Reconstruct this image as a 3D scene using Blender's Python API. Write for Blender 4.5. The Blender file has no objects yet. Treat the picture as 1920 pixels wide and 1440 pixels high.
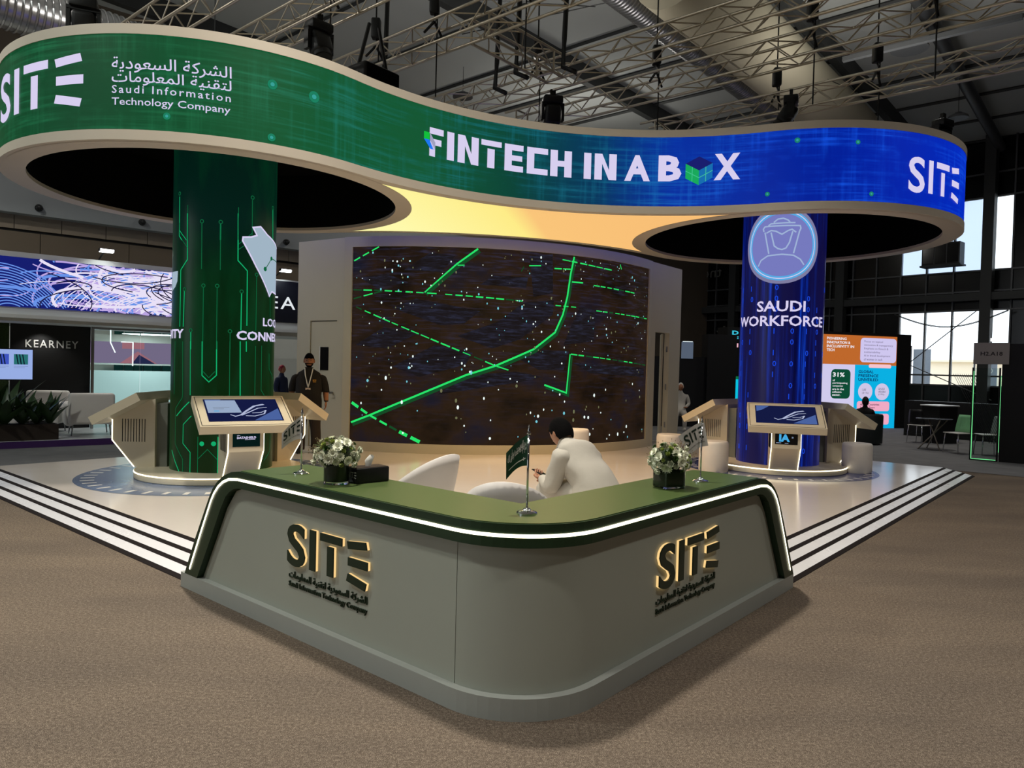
import bpy, bmesh, math, random
from mathutils import Matrix, Vector
SC = bpy.context.scene
COL = SC.collection
random.seed(7)
pi = math.pi
# ------------------------------------------------------------------ camera, world, exposure
FPX, PITCH, ROLL, EYE = 1364.0, -0.02144, 0.02572, 1.62
cam = bpy.data.objects.new('camera', bpy.data.cameras.new('camera'))
COL.objects.link(cam)
cam.data.sensor_width = 36.0
cam.data.lens = 36.0 * FPX / 1920
cam.data.clip_end = 400
_f = Vector((0, math.cos(PITCH), math.sin(PITCH))); _r = Vector((1, 0, 0)); _u = _r.cross(_f)
_r2 = _r * math.cos(ROLL) + _u * math.sin(ROLL); _u2 = _u * math.cos(ROLL) - _r * math.sin(ROLL)
_m = Matrix((_r2, _u2, -_f)).transposed().to_4x4()
_m.translation = (0, 0, EYE)
cam.matrix_world = _m
SC.camera = cam
world = bpy.data.worlds.new('sky'); SC.world = world
world.use_nodes = True
_bg = world.node_tree.nodes['Background']
_bg.inputs[0].default_value = (0.88, 0.94, 1.0, 1); _bg.inputs[1].default_value = 2.2
SC.view_settings.view_transform = 'Standard'
SC.view_settings.look = 'None'
SC.view_settings.gamma = 1.0
SC.view_settings.use_curve_mapping = False
SC.view_settings.exposure = 0.0
SC.cycles.max_bounces = 5
SC.cycles.use_adaptive_sampling = True
SC.cycles.adaptive_threshold = 0.06
SC.cycles.diffuse_bounces = 3
SC.cycles.glossy_bounces = 3
SC.cycles.transmission_bounces = 4
SC.cycles.transparent_max_bounces = 8
SC.cycles.sample_clamp_indirect = 4.0
SC.cycles.use_denoising = True

# frames: the stand (booth) axes and the hall axes, as ground directions
BTH = math.radians(49.58)          # booth: local x = right-back edge, local y = left-back edge
HTH = math.radians(40.8)           # hall: local x along the left neighbour's front, local y into it
def BW(a, b, z=0.0):               # booth (along-left a, along-right b) -> world
    return Vector((b * math.cos(BTH) - a * math.sin(BTH), b * math.sin(BTH) + a * math.cos(BTH), z))
def HW(a, b, z=0.0):
    return Vector((b * math.cos(HTH) - a * math.sin(HTH), b * math.sin(HTH) + a * math.cos(HTH), z))
CLX, CLY, CRX, CRY = -3.89, 9.80, 4.40, 11.98     # axes of the two LED columns

# ------------------------------------------------------------------ lamps of the hall, plus added fill lights
def area(name, loc, target, size, power, color, shape='DISK', spread=180):
    l = bpy.data.lights.new(name, 'AREA'); l.shape = shape; l.size = size
    l.energy = power; l.color = color; l.spread = math.radians(spread)
    o = bpy.data.objects.new(name, l); COL.objects.link(o); o.location = loc
    o.rotation_euler = (Vector(target) - Vector(loc)).to_track_quat('-Z', 'Y').to_euler()
    return o
def spot(name, loc, target, power, color, angle, blend=0.6, radius=0.05):
    l = bpy.data.lights.new(name, 'SPOT'); l.energy = power; l.color = color
    l.spot_size = math.radians(angle); l.spot_blend = blend; l.shadow_soft_size = radius
    o = bpy.data.objects.new(name, l); COL.objects.link(o); o.location = loc
    o.rotation_euler = (Vector(target) - Vector(loc)).to_track_quat('-Z', 'Y').to_euler()
    return o
HALL_LAMPS = [(-8.5, 4.0, 9.2, 430, 180, (0.95, 1.0, 0.93)), (-2.5, 0.3, 9.2, 130, 105, (1.0, 0.95, 0.88)), (4.6, 0.8, 9.2, 125, 105, (1.0, 0.94, 0.87)),
              (10.0, 7.0, 9.2, 130, 120, (1.0, 0.95, 0.9)), (-0.93, 5.4, 9.2, 330, 110, (1.0, 0.94, 0.84)), (-10.5, 10.5, 9.2, 300, 170, (1.0, 0.97, 0.90)), (-4.5, -7.0, 9.2, 110, 150, (1.0, 0.95, 0.9)), (9.0, 17.0, 9.2, 110, 140, (1.0, 0.95, 0.9))]
for _p in HALL_LAMPS:
    area('hall_lamp_light', _p[:3], (_p[0], _p[1], 0), 0.6, _p[3], _p[5], spread=_p[4])
for _x, _y, _e in [(-7.0, 12.0, 50), (0.5, 14.5, 62), (7.5, 15.5, 80), (2.0, 24.0, 62)]:      # added fill at truss height to brighten the ceiling, no fixtures there
    area('ceiling_fill_light', (_x, _y, 7.35), (_x, _y, 12), 1.6, _e, (1.0, 0.96, 0.88))
area('hall_lamp_light', (-1.7, 21.9, 9.55), (-1.7, 21.9, 0), 0.5, 160, (1.0, 0.95, 0.86))
area('hall_lamp_light', (12.28, 20.5, 8.7), (12.28, 20.5, 0), 0.5, 120, (1.0, 0.95, 0.86))
# warm spots added under the luminous ceiling to boost its light, no fittings there
for _x, _y, _e in [(-1.3, 9.9, 110), (-0.5, 11.1, 140), (0.7, 10.9, 140), (1.4, 11.9, 120), (0.4, 11.9, 110)]:
    spot('stand_spot_light', (_x, _y, 3.77), (_x * 1.15, _y - 0.4, 0), _e, (1.0, 0.66, 0.36), 150, 0.9, 0.12)

# ------------------------------------------------------------------ mesh helpers
class MB:
    def __init__(s, T=None):
        s.v = []; s.f = []; s.uv = None; s.T = T or Matrix.Identity(4)
    def add(s, vs, fs):
        n = len(s.v)
        s.v += [tuple(s.T @ Vector(p)) for p in vs]
        s.f += [tuple(i + n for i in f) for f in fs]
        return s
    def box(s, c, d, R=None):
        x, y, z = d[0] / 2, d[1] / 2, d[2] / 2
        P = [Vector(p) for p in [(-x, -y, -z), (x, -y, -z), (x, y, -z), (-x, y, -z), (-x, -y, z), (x, -y, z), (x, y, z), (-x, y, z)]]
        if R is not None: P = [R @ p for p in P]
        c = Vector(c)
        return s.add([p + c for p in P], [(0, 3, 2, 1), (4, 5, 6, 7), (0, 1, 5, 4), (1, 2, 6, 5), (2, 3, 7, 6), (3, 0, 4, 7)])
    def bevbox(s, c, d, b=0.02, seg=3, R=None):
        bm = bmesh.new(); bmesh.ops.create_cube(bm, size=1)
        for v in bm.verts: v.co = Vector((v.co.x * d[0], v.co.y * d[1], v.co.z * d[2]))
        bmesh.ops.bevel(bm, geom=list(bm.edges), offset=b, segments=seg, affect='EDGES', profile=0.5)
        bm.verts.index_update()
        P = [v.co.copy() for v in bm.verts]
        if R is not None: P = [R @ p for p in P]
        c = Vector(c)
        s.add([p + c for p in P], [[v.index for v in f.verts] for f in bm.faces]); bm.free(); return s
    def prism(s, poly, z0, z1, M=None):
        n = len(poly)
        P = [Vector((p[0], p[1], z0)) for p in poly] + [Vector((p[0], p[1], z1)) for p in poly]
        if M is not None: P = [M @ p for p in P]
        return s.add(P, [tuple(range(n - 1, -1, -1)), tuple(range(n, 2 * n))] + [(i, (i + 1) % n, (i + 1) % n + n, i + n) for i in range(n)])
    def cyl(s, p0, p1, r0, r1=None, n=12, caps=True):
        p0 = Vector(p0); p1 = Vector(p1); r1 = r0 if r1 is None else r1
        d = (p1 - p0).normalized(); q = d.to_track_quat('Z', 'Y')
        P = []
        for p, r in ((p0, r0), (p1, r1)):
            for i in range(n):
                t = 2 * pi * i / n; P.append(p + q @ Vector((math.cos(t) * r, math.sin(t) * r, 0)))
        F = [(i, (i + 1) % n, (i + 1) % n + n, i + n) for i in range(n)]
        if caps: F += [tuple(range(n - 1, -1, -1)), tuple(range(n, 2 * n))]
        return s.add(P, F)
    def tube(s, path, r, n=8, closed=False):
        path = [Vector(p) for p in path]; m = len(path); P = []; F = []
        up = Vector((0, 0, 1))
        for i, p in enumerate(path):
            a = path[i - 1] if (i > 0 or closed) else p
            b = path[(i + 1) % m] if (i < m - 1 or closed) else p
            d = (b - a).normalized()
            x = d.cross(up)
            if x.length < 1e-3: x = d.cross(Vector((1, 0, 0)))
            x.normalize(); y = x.cross(d)
            rr = r[i] if isinstance(r, (list, tuple)) else r
            for k in range(n):
                t = 2 * pi * k / n; P.append(p + x * (math.cos(t) * rr) + y * (math.sin(t) * rr))
        for i in range(m if closed else m - 1):
            j = (i + 1) % m
            for k in range(n): F.append((i * n + k, j * n + k, j * n + (k + 1) % n, i * n + (k + 1) % n))
        if not closed: F += [tuple(range(n)), tuple(range(m * n - 1, (m - 1) * n - 1, -1))]
        return s.add(P, F)
    def lathe(s, prof, n=24, c=(0, 0, 0)):
        P = []; F = []; m = len(prof)
        for r, z in prof:
            for k in range(n):
                t = 2 * pi * k / n; P.append((c[0] + r * math.cos(t), c[1] + r * math.sin(t), c[2] + z))
        for i in range(m - 1):
            for k in range(n): F.append((i * n + k, i * n + (k + 1) % n, (i + 1) * n + (k + 1) % n, (i + 1) * n + k))
        if prof[0][0] > 1e-4: F.append(tuple(range(n - 1, -1, -1)))
        if prof[-1][0] > 1e-4: F.append(tuple(range((m - 1) * n, m * n)))
        return s.add(P, F)
    def ell(s, c, r, n=12, m=8, R=None):
        P = []; F = []; c = Vector(c)
        for i in range(m + 1):
            ph = -pi / 2 + pi * i / m
            for k in range(n):
                t = 2 * pi * k / n
                p = Vector((r[0] * math.cos(ph) * math.cos(t), r[1] * math.cos(ph) * math.sin(t), r[2] * math.sin(ph)))
                P.append(c + (R @ p if R is not None else p))
        for i in range(m):
            for k in range(n): F.append((i * n + k, i * n + (k + 1) % n, (i + 1) * n + (k + 1) % n, (i + 1) * n + k))
        return s.add(P, F)
    def quad(s, a, b, c, d): return s.add([a, b, c, d], [(0, 1, 2, 3)])

def obj(name, mb, mat, parent=None, smooth=False, auto=None):
    me = bpy.data.meshes.new(name); me.from_pydata(mb.v, [], mb.f)
    if mb.uv:
        ul = me.uv_layers.new(name='UVMap')
        for l in me.loops: ul.data[l.index].uv = mb.uv[l.vertex_index]
    me.materials.append(mat)
    if smooth:
        me.polygons.foreach_set('use_smooth', [True] * len(me.polygons))
        if auto: 
            try: me.set_sharp_from_angle(angle=math.radians(auto))
            except Exception: pass
    me.update()
    o = bpy.data.objects.new(name, me); COL.objects.link(o)
    if parent is not None: o.parent = parent
    return o
def inst(name, me, parent=None, M=None):
    o = bpy.data.objects.new(name, me); COL.objects.link(o)
    if parent is not None: o.parent = parent
    if M is not None: o.matrix_local = M
    return o
def thing(name, label, cat, loc=(0, 0, 0), rotz=0.0, group=None, kind=None):
    o = bpy.data.objects.new(name, None); COL.objects.link(o)
    o.location = loc; o.rotation_euler = (0, 0, rotz); o.empty_display_size = 0.1
    return tag(o, label, cat, group, kind)
def tag(o, label=None, cat=None, group=None, kind=None):
    if label: o['label'] = label
    if cat: o['category'] = cat
    if group: o['group'] = group
    if kind: o['kind'] = kind
    return o
def struct(name, mb, mat, label=None, smooth=False):
    o = obj(name, mb, mat, None, smooth); o['kind'] = 'structure'
    if label: o['label'] = label
    return o
def copy_tree(o, parent=None):
    c = o.copy(); COL.objects.link(c); c.parent = parent
    for ch in o.children: copy_tree(ch, c)
    return c

# ------------------------------------------------------------------ materials
def srgb(r, g, b):
    f = lambda c: (c / 255 / 12.92) if c / 255 <= 0.04045 else ((c / 255 + 0.055) / 1.055) ** 2.4
    return (f(r), f(g), f(b), 1.0)
def mat(name, col, rough=0.5, metal=0.0, spec=0.5, emit=None, strength=1.0, trans=0.0, ior=1.45, var=0.0, vscale=8.0, bump=0.0, bscale=60.0, coat=0.0, alpha=1.0):
    m = bpy.data.materials.new(name); m.use_nodes = True
    nt = m.node_tree; b = nt.nodes['Principled BSDF']
    b.inputs['Base Color'].default_value = col
    b.inputs['Roughness'].default_value = rough; b.inputs['Metallic'].default_value = metal
    b.inputs['Specular IOR Level'].default_value = spec; b.inputs['IOR'].default_value = ior
    b.inputs['Transmission Weight'].default_value = trans; b.inputs['Coat Weight'].default_value = coat
    b.inputs['Alpha'].default_value = alpha
    if emit is not None:
        b.inputs['Emission Color'].default_value = emit; b.inputs['Emission Strength'].default_value = strength
    if var > 0:
        tc = nt.nodes.new('ShaderNodeTexCoord'); no = nt.nodes.new('ShaderNodeTexNoise')
        no.inputs['Scale'].default_value = vscale; no.inputs['Detail'].default_value = 6
        nt.links.new(tc.outputs['Object'], no.inputs['Vector'])
        mr = nt.nodes.new('ShaderNodeMapRange'); mr.inputs['To Min'].default_value = 1 - var; mr.inputs['To Max'].default_value = 1 + var
        nt.links.new(no.outputs['Fac'], mr.inputs['Value'])
        mx = nt.nodes.new('ShaderNodeMix'); mx.data_type = 'RGBA'; mx.blend_type = 'MULTIPLY'; mx.inputs[0].default_value = 1
        mx.inputs[6].default_value = col
        nt.links.new(mr.outputs[0], mx.inputs[7]); nt.links.new(mx.outputs[2], b.inputs['Base Color'])
    if bump > 0:
        tc = nt.nodes.new('ShaderNodeTexCoord'); no = nt.nodes.new('ShaderNodeTexNoise')
        no.inputs['Scale'].default_value = bscale; no.inputs['Detail'].default_value = 4
        nt.links.new(tc.outputs['Object'], no.inputs['Vector'])
        bp = nt.nodes.new('ShaderNodeBump'); bp.inputs['Strength'].default_value = bump; bp.inputs['Distance'].default_value = 0.01
        nt.links.new(no.outputs['Fac'], bp.inputs['Height']); nt.links.new(bp.outputs[0], b.inputs['Normal'])
    return m
def glow(name, col, strength=1.0, lamp=False):
    m = mat(name, (0, 0, 0, 1), 0.6, spec=0.0, emit=col, strength=strength)
    if not lamp: m.cycles.emission_sampling = 'NONE'
    return m
class NT:                                   # small node-graph helper for the patterned materials
    def __init__(s, name):
        s.m = bpy.data.materials.new(name); s.m.use_nodes = True; s.t = s.m.node_tree; s.b = s.t.nodes['Principled BSDF']
    def n(s, typ, **kw):
        x = s.t.nodes.new(typ)
        for k, v in kw.items():
            if k.startswith('_'): x.inputs[k[1:].replace('_', ' ')].default_value = v
            else: setattr(x, k, v)
        return x
    def l(s, a, b): s.t.links.new(a, b)
    def mix(s, fac, a, b, mode='MIX'):
        x = s.t.nodes.new('ShaderNodeMix'); x.data_type = 'RGBA'; x.blend_type = mode
        for i, v in ((0, fac), (6, a), (7, b)):
            if hasattr(v, 'is_linked') or hasattr(v, 'links'): s.l(v, x.inputs[i])
            else: x.inputs[i].default_value = v
        return x.outputs[2]
    def ramp(s, fac, stops):
        x = s.t.nodes.new('ShaderNodeValToRGB'); e = x.color_ramp.elements
        while len(e) < len(stops): e.new(0.5)
        for el, (p, c) in zip(e, stops): el.position = p; el.color = c
        s.l(fac, x.inputs[0]); return x.outputs[0]
    def math(s, op, a, b=0.0):
        x = s.t.nodes.new('ShaderNodeMath'); x.operation = op
        for i, v in ((0, a), (1, b)):
            if hasattr(v, 'links'): s.l(v, x.inputs[i])
            else: x.inputs[i].default_value = v
        return x.outputs[0]
    def coord(s, kind='Object', scale=(1, 1, 1), rot=(0, 0, 0)):
        tc = s.t.nodes.new('ShaderNodeTexCoord'); mp = s.t.nodes.new('ShaderNodeMapping')
        mp.inputs['Scale'].default_value = scale; mp.inputs['Rotation'].default_value = rot
        s.l(tc.outputs[kind], mp.inputs[0]); return mp.outputs[0]
    def noise(s, vec, scale, detail=4, rough=0.5):
        x = s.n('ShaderNodeTexNoise'); x.inputs['Scale'].default_value = scale; x.inputs['Detail'].default_value = detail
        x.inputs['Roughness'].default_value = rough; s.l(vec, x.inputs['Vector']); return x.outputs['Fac']

def m_carpet():
    k = NT('carpet_pile'); v = k.coord('Object')
    fine = k.noise(v, 260, 3, 0.7); mid = k.noise(v, 60, 3, 0.6); big = k.noise(k.coord('Object', (0.5, 1.6, 1), (0, 0, 0.5)), 0.9, 4, 0.55)
    g = k.math('ADD', k.math('MULTIPLY', fine, 0.75), k.math('MULTIPLY', mid, 0.25))
    c = k.ramp(g, [(0.32, srgb(44, 38, 33)), (0.50, srgb(98, 87, 76)), (0.66, srgb(170, 156, 138))])
    w = k.ramp(big, [(0.35, (0.80, 0.80, 0.82, 1)), (0.65, (1.08, 1.06, 1.04, 1))])
    k.l(k.mix(1.0, c, w, 'MULTIPLY'), k.b.inputs['Base Color'])
    k.b.inputs['Roughness'].default_value = 0.95; k.b.inputs['Specular IOR Level'].default_value = 0.1
    bp = k.n('ShaderNodeBump', _Strength=0.5, _Distance=0.006); k.l(g, bp.inputs['Height']); k.l(bp.outputs[0], k.b.inputs['Normal'])
    return k.m
def m_deck(name, col, rough=0.16):
    k = NT(name); v = k.coord('Object')
    n = k.noise(v, 1.3, 5, 0.6); s = k.noise(k.coord('Object', (14, 1.2, 1)), 3.0, 4, 0.6)
    c = k.mix(k.math('MULTIPLY', s, 0.16), col, (col[0] * 0.82, col[1] * 0.80, col[2] * 0.78, 1))
    k.l(c, k.b.inputs['Base Color'])
    r = k.math('ADD', k.math('MULTIPLY', n, 0.10), rough - 0.05); k.l(r, k.b.inputs['Roughness'])
    return k.m
def m_fascia():                              # LED ribbon: green -> teal -> blue along the arc, faint data streaks
    k = NT('led_ribbon_picture'); uv = k.n('ShaderNodeTexCoord').outputs['UV']
    sep = k.n('ShaderNodeSeparateXYZ'); k.l(uv, sep.inputs[0])
    s = k.math('DIVIDE', sep.outputs[0], 16.0)
    base = k.ramp(s, [(0.0, srgb(2, 72, 34)), (0.22, srgb(3, 66, 36)), (0.34, srgb(10, 84, 46)), (0.46, srgb(14, 86, 50)), (0.54, srgb(4, 66, 54)), (0.615, srgb(0, 52, 92)), (0.68, srgb(0, 46, 160)), (0.80, srgb(0, 30, 150)), (0.95, srgb(0, 40, 190))])
    def st(scale, sc2, lo, hi):
        mp = k.n('ShaderNodeMapping'); mp.inputs['Scale'].default_value = scale; k.l(uv, mp.inputs[0])
        return k.ramp(k.noise(mp.outputs[0], sc2, 5, 0.65), [(lo, (0, 0, 0, 1)), (hi, (1, 1, 1, 1))])
    h = st((0.30, 10, 1), 2.0, 0.47, 0.68); vv = st((7, 0.22, 1), 1.5, 0.50, 0.72); bl = st((1.1, 1.6, 1), 0.8, 0.40, 0.62)
    tint = k.ramp(s, [(0.3, srgb(30, 118, 76)), (0.62, srgb(20, 120, 150)), (0.75, srgb(20, 90, 235))])
    c = k.mix(k.math('MULTIPLY', k.math('MULTIPLY', h, bl), 0.75), base, tint)
    c = k.mix(k.math('MULTIPLY', k.math('MULTIPLY', vv, bl), 0.55), c, tint)
    k.l(c, k.b.inputs['Emission Color']); k.b.inputs['Emission Strength'].default_value = 1.0
    k.b.inputs['Base Color'].default_value = (0.003, 0.003, 0.003, 1); k.b.inputs['Specular IOR Level'].default_value = 0.12; k.b.inputs['Roughness'].default_value = 0.5
    return k.m
def m_screen_city():
    k = NT('led_wall_city_picture'); uv = k.n('ShaderNodeTexCoord').outputs['UV']
    def mp(sc):
        x = k.n('ShaderNodeMapping'); x.inputs['Scale'].default_value = sc; k.l(uv, x.inputs[0]); return x.outputs[0]
    a = k.noise(mp((1, 1.5, 1)), 0.9, 4, 0.6); b = k.noise(mp((1.6, 14, 1)), 1.5, 4, 0.6)
    sep = k.n('ShaderNodeSeparateXYZ'); k.l(uv, sep.inputs[0])
    c = k.ramp(a, [(0.35, srgb(16, 10, 5)), (0.52, srgb(38, 25, 15)), (0.68, srgb(20, 20, 34))])
    up = k.math('MULTIPLY', sep.outputs[1], 0.25)
    c = k.mix(k.math('MULTIPLY', k.ramp(b, [(0.5, (0, 0, 0, 1)), (0.75, (1, 1, 1, 1))]), k.math('MULTIPLY', up, 0.8)), c, srgb(52, 52, 78))
    k.l(c, k.b.inputs['Emission Color']); k.b.inputs['Emission Strength'].default_value = 1.0
    k.b.inputs['Base Color'].default_value = (0.003, 0.003, 0.003, 1); k.b.inputs['Specular IOR Level'].default_value = 0.12; k.b.inputs['Roughness'].default_value = 0.5
    return k.m
def m_column_green():
    k = NT('led_column_green_picture'); uv = k.n('ShaderNodeTexCoord').outputs['UV']
    sep = k.n('ShaderNodeSeparateXYZ'); k.l(uv, sep.inputs[0])
    z = k.math('DIVIDE', sep.outputs[1], 4.7)
    c = k.ramp(z, [(0.0, srgb(10, 30, 6)), (0.25, srgb(4, 34, 8)), (0.55, srgb(2, 32, 12)), (0.7, srgb(2, 30, 24)), (1.0, srgb(1, 24, 16))])
    x = k.n('ShaderNodeMapping'); x.inputs['Scale'].default_value = (2.5, 0.5, 1); k.l(uv, x.inputs[0])
    n = k.noise(x.outputs[0], 1.4, 4, 0.6)
    c = k.mix(k.math('MULTIPLY', k.ramp(n, [(0.45, (0, 0, 0, 1)), (0.75, (1, 1, 1, 1))]), 0.6), c, srgb(2, 60, 30))
    k.l(c, k.b.inputs['Emission Color']); k.b.inputs['Emission Strength'].default_value = 1.0
    k.b.inputs['Base Color'].default_value = (0.004, 0.004, 0.003, 1); k.b.inputs['Specular IOR Level'].default_value = 0.2; k.b.inputs['Roughness'].default_value = 0.3
    return k.m
def m_column_blue():
    k = NT('led_column_blue_picture'); uv = k.n('ShaderNodeTexCoord').outputs['UV']
    def mp(sc):
        x = k.n('ShaderNodeMapping'); x.inputs['Scale'].default_value = sc; k.l(uv, x.inputs[0]); return x.outputs[0]
    a = k.noise(mp((9, 0.12, 1)), 2.0, 5, 0.7); b = k.noise(mp((2.2, 0.2, 1)), 1.2, 3, 0.5)
    c = k.ramp(a, [(0.38, srgb(2, 4, 52)), (0.52, srgb(5, 18, 96)), (0.63, srgb(10, 50, 165)), (0.75, srgb(30, 95, 230))])
    c = k.mix(k.ramp(b, [(0.42, (1, 1, 1, 1)), (0.6, (0.0, 0.0, 0.0, 1))]), c, srgb(16, 14, 62))
    k.l(c, k.b.inputs['Emission Color']); k.b.inputs['Emission Strength'].default_value = 1.0
    k.b.inputs['Base Color'].default_value = (0.004, 0.004, 0.004, 1); k.b.inputs['Specular IOR Level'].default_value = 0.25; k.b.inputs['Roughness'].default_value = 0.3
    return k.m
def m_luminous():
    k = NT('stretch_ceiling_light'); v = k.n('ShaderNodeTexCoord').outputs['Object']
    sep = k.n('ShaderNodeSeparateXYZ'); k.l(v, sep.inputs[0])
    t = k.math('ADD', sep.outputs[0], k.math('MULTIPLY', sep.outputs[1], -0.18))
    t = k.math('DIVIDE', k.math('ADD', t, 6.0), 8.0)
    c = k.ramp(t, [(0.26, srgb(255, 250, 172)), (0.50, srgb(254, 236, 136)), (0.545, srgb(250, 197, 122)), (0.8, srgb(248, 190, 118))])
    k.l(c, k.b.inputs['Emission Color']); k.b.inputs['Emission Strength'].default_value = 1.0
    k.b.inputs['Base Color'].default_value = (0, 0, 0, 1); k.b.inputs['Specular IOR Level'].default_value = 0
    return k.m
def m_lawn(name, col):                       # preserved-moss panel
    k = NT(name); v = k.coord('Object'); n = k.noise(v, 40, 6, 0.7)
    k.l(k.ramp(n, [(0.3, (col[0] * 0.2, col[1] * 0.2, col[2] * 0.2, 1)), (0.7, col)]), k.b.inputs['Base Color']); k.b.inputs['Roughness'].default_value = 0.9
    return k.m

X = {}
X['carpet'] = m_carpet()
X['carpet_grey'] = mat('grey_carpet', srgb(112, 112, 112), 0.95, spec=0.1, var=0.25, vscale=3, bump=0.3, bscale=200)
X['deck'] = m_deck('glossy_stand_floor', srgb(214, 205, 196))
X['strip_white'] = m_deck('white_ramp_board', srgb(222, 220, 220), 0.28)
X['strip_black'] = mat('black_antislip_strip', srgb(22, 15, 13), 0.8, spec=0.2, var=0.2, vscale=90)
X['decal_blue'] = mat('blue_floor_print', srgb(96, 112, 140), 0.22, var=0.18, vscale=3)
X['decal_navy'] = mat('navy_floor_print', srgb(60, 68, 118), 0.22, var=0.15, vscale=3)
X['decal_white'] = mat('white_floor_print', srgb(226, 220, 212), 0.25, var=0.05)
X['counter_grey'] = mat('sage_grey_lacquer', srgb(158, 163, 152), 0.42, var=0.02, vscale=4)
X['counter_base'] = mat('grey_plinth_lacquer', srgb(156, 160, 154), 0.45, var=0.03, vscale=10)
X['green_dark'] = mat('dark_green_lacquer', srgb(24, 50, 27), 0.38, var=0.05, vscale=8)
X['green_top'] = mat('green_worktop', srgb(74, 90, 50), 0.30, var=0.05, vscale=7)
X['letter_green'] = mat('dark_green_acrylic', srgb(12, 38, 20), 0.35, var=0.04, vscale=30)
X['led_warm'] = glow('warm_white_led', (1.0, 0.90, 0.66, 1), 3.2, True)
X['led_halo'] = glow('amber_edge_light', (1.0, 0.66, 0.27, 1), 1.0, True)
X['beige'] = mat('beige_painted_board', srgb(196, 186, 170), 0.55, var=0.03, vscale=3)
X['wall_cream'] = mat('cream_painted_wall', srgb(196, 190, 168), 0.6, var=0.03, vscale=2)
X['soffit_black'] = mat('matt_black_fabric', (0.004, 0.004, 0.004, 1), 0.95, spec=0.05)
X['lum'] = m_luminous()
X['fascia'] = m_fascia()
X['city'] = m_screen_city()
X['col_green'] = m_column_green()
X['col_blue'] = m_column_blue()
X['text_led'] = glow('white_led_lettering', srgb(214, 206, 238), 1.0)
X['trace'] = glow('green_trace_light', srgb(20, 170, 105), 1.0)
X['trace_dim'] = glow('dim_green_trace_light', srgb(16, 96, 58), 1.0)
X['road'] = glow('green_road_light', srgb(40, 226, 106), 1.0)
X['road_dim'] = glow('dim_green_road_light', srgb(22, 74, 38), 1.0)
X['dot_white'] = glow('white_city_light', srgb(225, 240, 236), 1.2)
X['dot_cyan'] = glow('cyan_city_light', srgb(120, 205, 220), 1.0)
X['dot_dim'] = glow('dim_city_light', srgb(110, 112, 80), 1.0)
def m_roof():
    k = NT('city_roof_blue'); n = k.noise(k.coord('Object', (1.6, 1.6, 11)), 2.4, 5, 0.65)
    k.l(k.ramp(n, [(0.30, srgb(24, 18, 14)), (0.5, srgb(30, 27, 32)), (0.72, srgb(46, 48, 68))]), k.b.inputs['Emission Color']); k.b.inputs['Emission Strength'].default_value = 1.0
    k.b.inputs['Base Color'].default_value = (0, 0, 0, 1); k.b.inputs['Specular IOR Level'].default_value = 0.0
    return k.m
X['roof_blue'] = m_roof()
X['kiosk'] = mat('cream_kiosk_lacquer', srgb(214, 202, 176), 0.38, var=0.02, vscale=5)
X['kiosk_dark'] = mat('grey_recess_panel', srgb(120, 122, 112), 0.5, var=0.03)
X['slot'] = mat('vent_slot_black', srgb(12, 11, 9), 0.8)
X['black'] = mat('satin_black', srgb(14, 14, 15), 0.5, var=0.1, vscale=20)
X['black_wall'] = mat('black_panel', srgb(13, 13, 14), 0.55, var=0.1, vscale=3)
X['black_gloss'] = mat('black_screen_glass', srgb(6, 7, 10), 0.12)
X['chrome'] = mat('polished_chrome', srgb(220, 220, 222), 0.08, metal=1.0)
X['steel'] = mat('brushed_steel', srgb(150, 150, 152), 0.3, metal=1.0, var=0.05)
X['alu'] = mat('truss_aluminium', srgb(196, 186, 168), 0.34, metal=0.85, var=0.08, vscale=6)
X['glass'] = mat('clear_glass', srgb(236, 242, 240), 0.02, trans=1.0, ior=1.3)
X['white'] = mat('white_paint', srgb(226, 226, 222), 0.5, var=0.02)
X['white_leather'] = mat('white_leather', srgb(222, 216, 208), 0.45, var=0.04, vscale=12, bump=0.1, bscale=150)
X['plastic_white'] = mat('white_shell_plastic', srgb(206, 200, 194), 0.4, var=0.02)
X['ceiling'] = mat('grey_ceiling_board', srgb(196, 200, 198), 0.85, var=0.08, vscale=0.6)
X['beam'] = mat('dark_steel_beam', srgb(60, 62, 62), 0.6, var=0.1)
X['mullion'] = mat('grey_aluminium_mullion', srgb(92, 94, 96), 0.45, metal=0.3, var=0.05)
X['pane_dark'] = mat('dark_tinted_glass', srgb(16, 18, 19), 0.18, var=0.3, vscale=0.6)
X['duct'] = mat('silver_duct', srgb(176, 176, 178), 0.28, metal=0.9, var=0.1)
X['fabric_duct'] = mat('beige_fabric_duct', srgb(186, 178, 156), 0.85, var=0.06, vscale=1)
X['skin_dark'] = mat('brown_skin', srgb(164, 110, 78), 0.55, var=0.06, vscale=30)
X['skin_mid'] = mat('tan_skin', srgb(160, 112, 84), 0.5, var=0.05, vscale=30)
X['hair'] = mat('black_hair', srgb(6, 5, 5), 0.9, spec=0.1, var=0.3, vscale=120, bump=0.4, bscale=200)
X['shirt_black'] = mat('black_polo_cloth', srgb(24, 19, 17), 0.85, var=0.12, vscale=12, bump=0.15, bscale=30)
X['trousers'] = mat('dark_brown_cloth', srgb(52, 42, 36), 0.9, var=0.12, vscale=14)
X['robe'] = mat('white_cotton_robe', srgb(178, 172, 160), 0.85, var=0.07, vscale=9, bump=0.55, bscale=9)
X['leaf'] = mat('green_leaf', srgb(64, 92, 40), 0.5, var=0.3, vscale=10)
X['leaf_dark'] = mat('dark_glossy_leaf', srgb(44, 70, 34), 0.35, var=0.35, vscale=6)
X['petal'] = mat('white_petal', srgb(228, 230, 208), 0.6, var=0.08, vscale=30)
X['petal_green'] = mat('pale_green_petal', srgb(176, 190, 110), 0.6, var=0.12, vscale=30)

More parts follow.
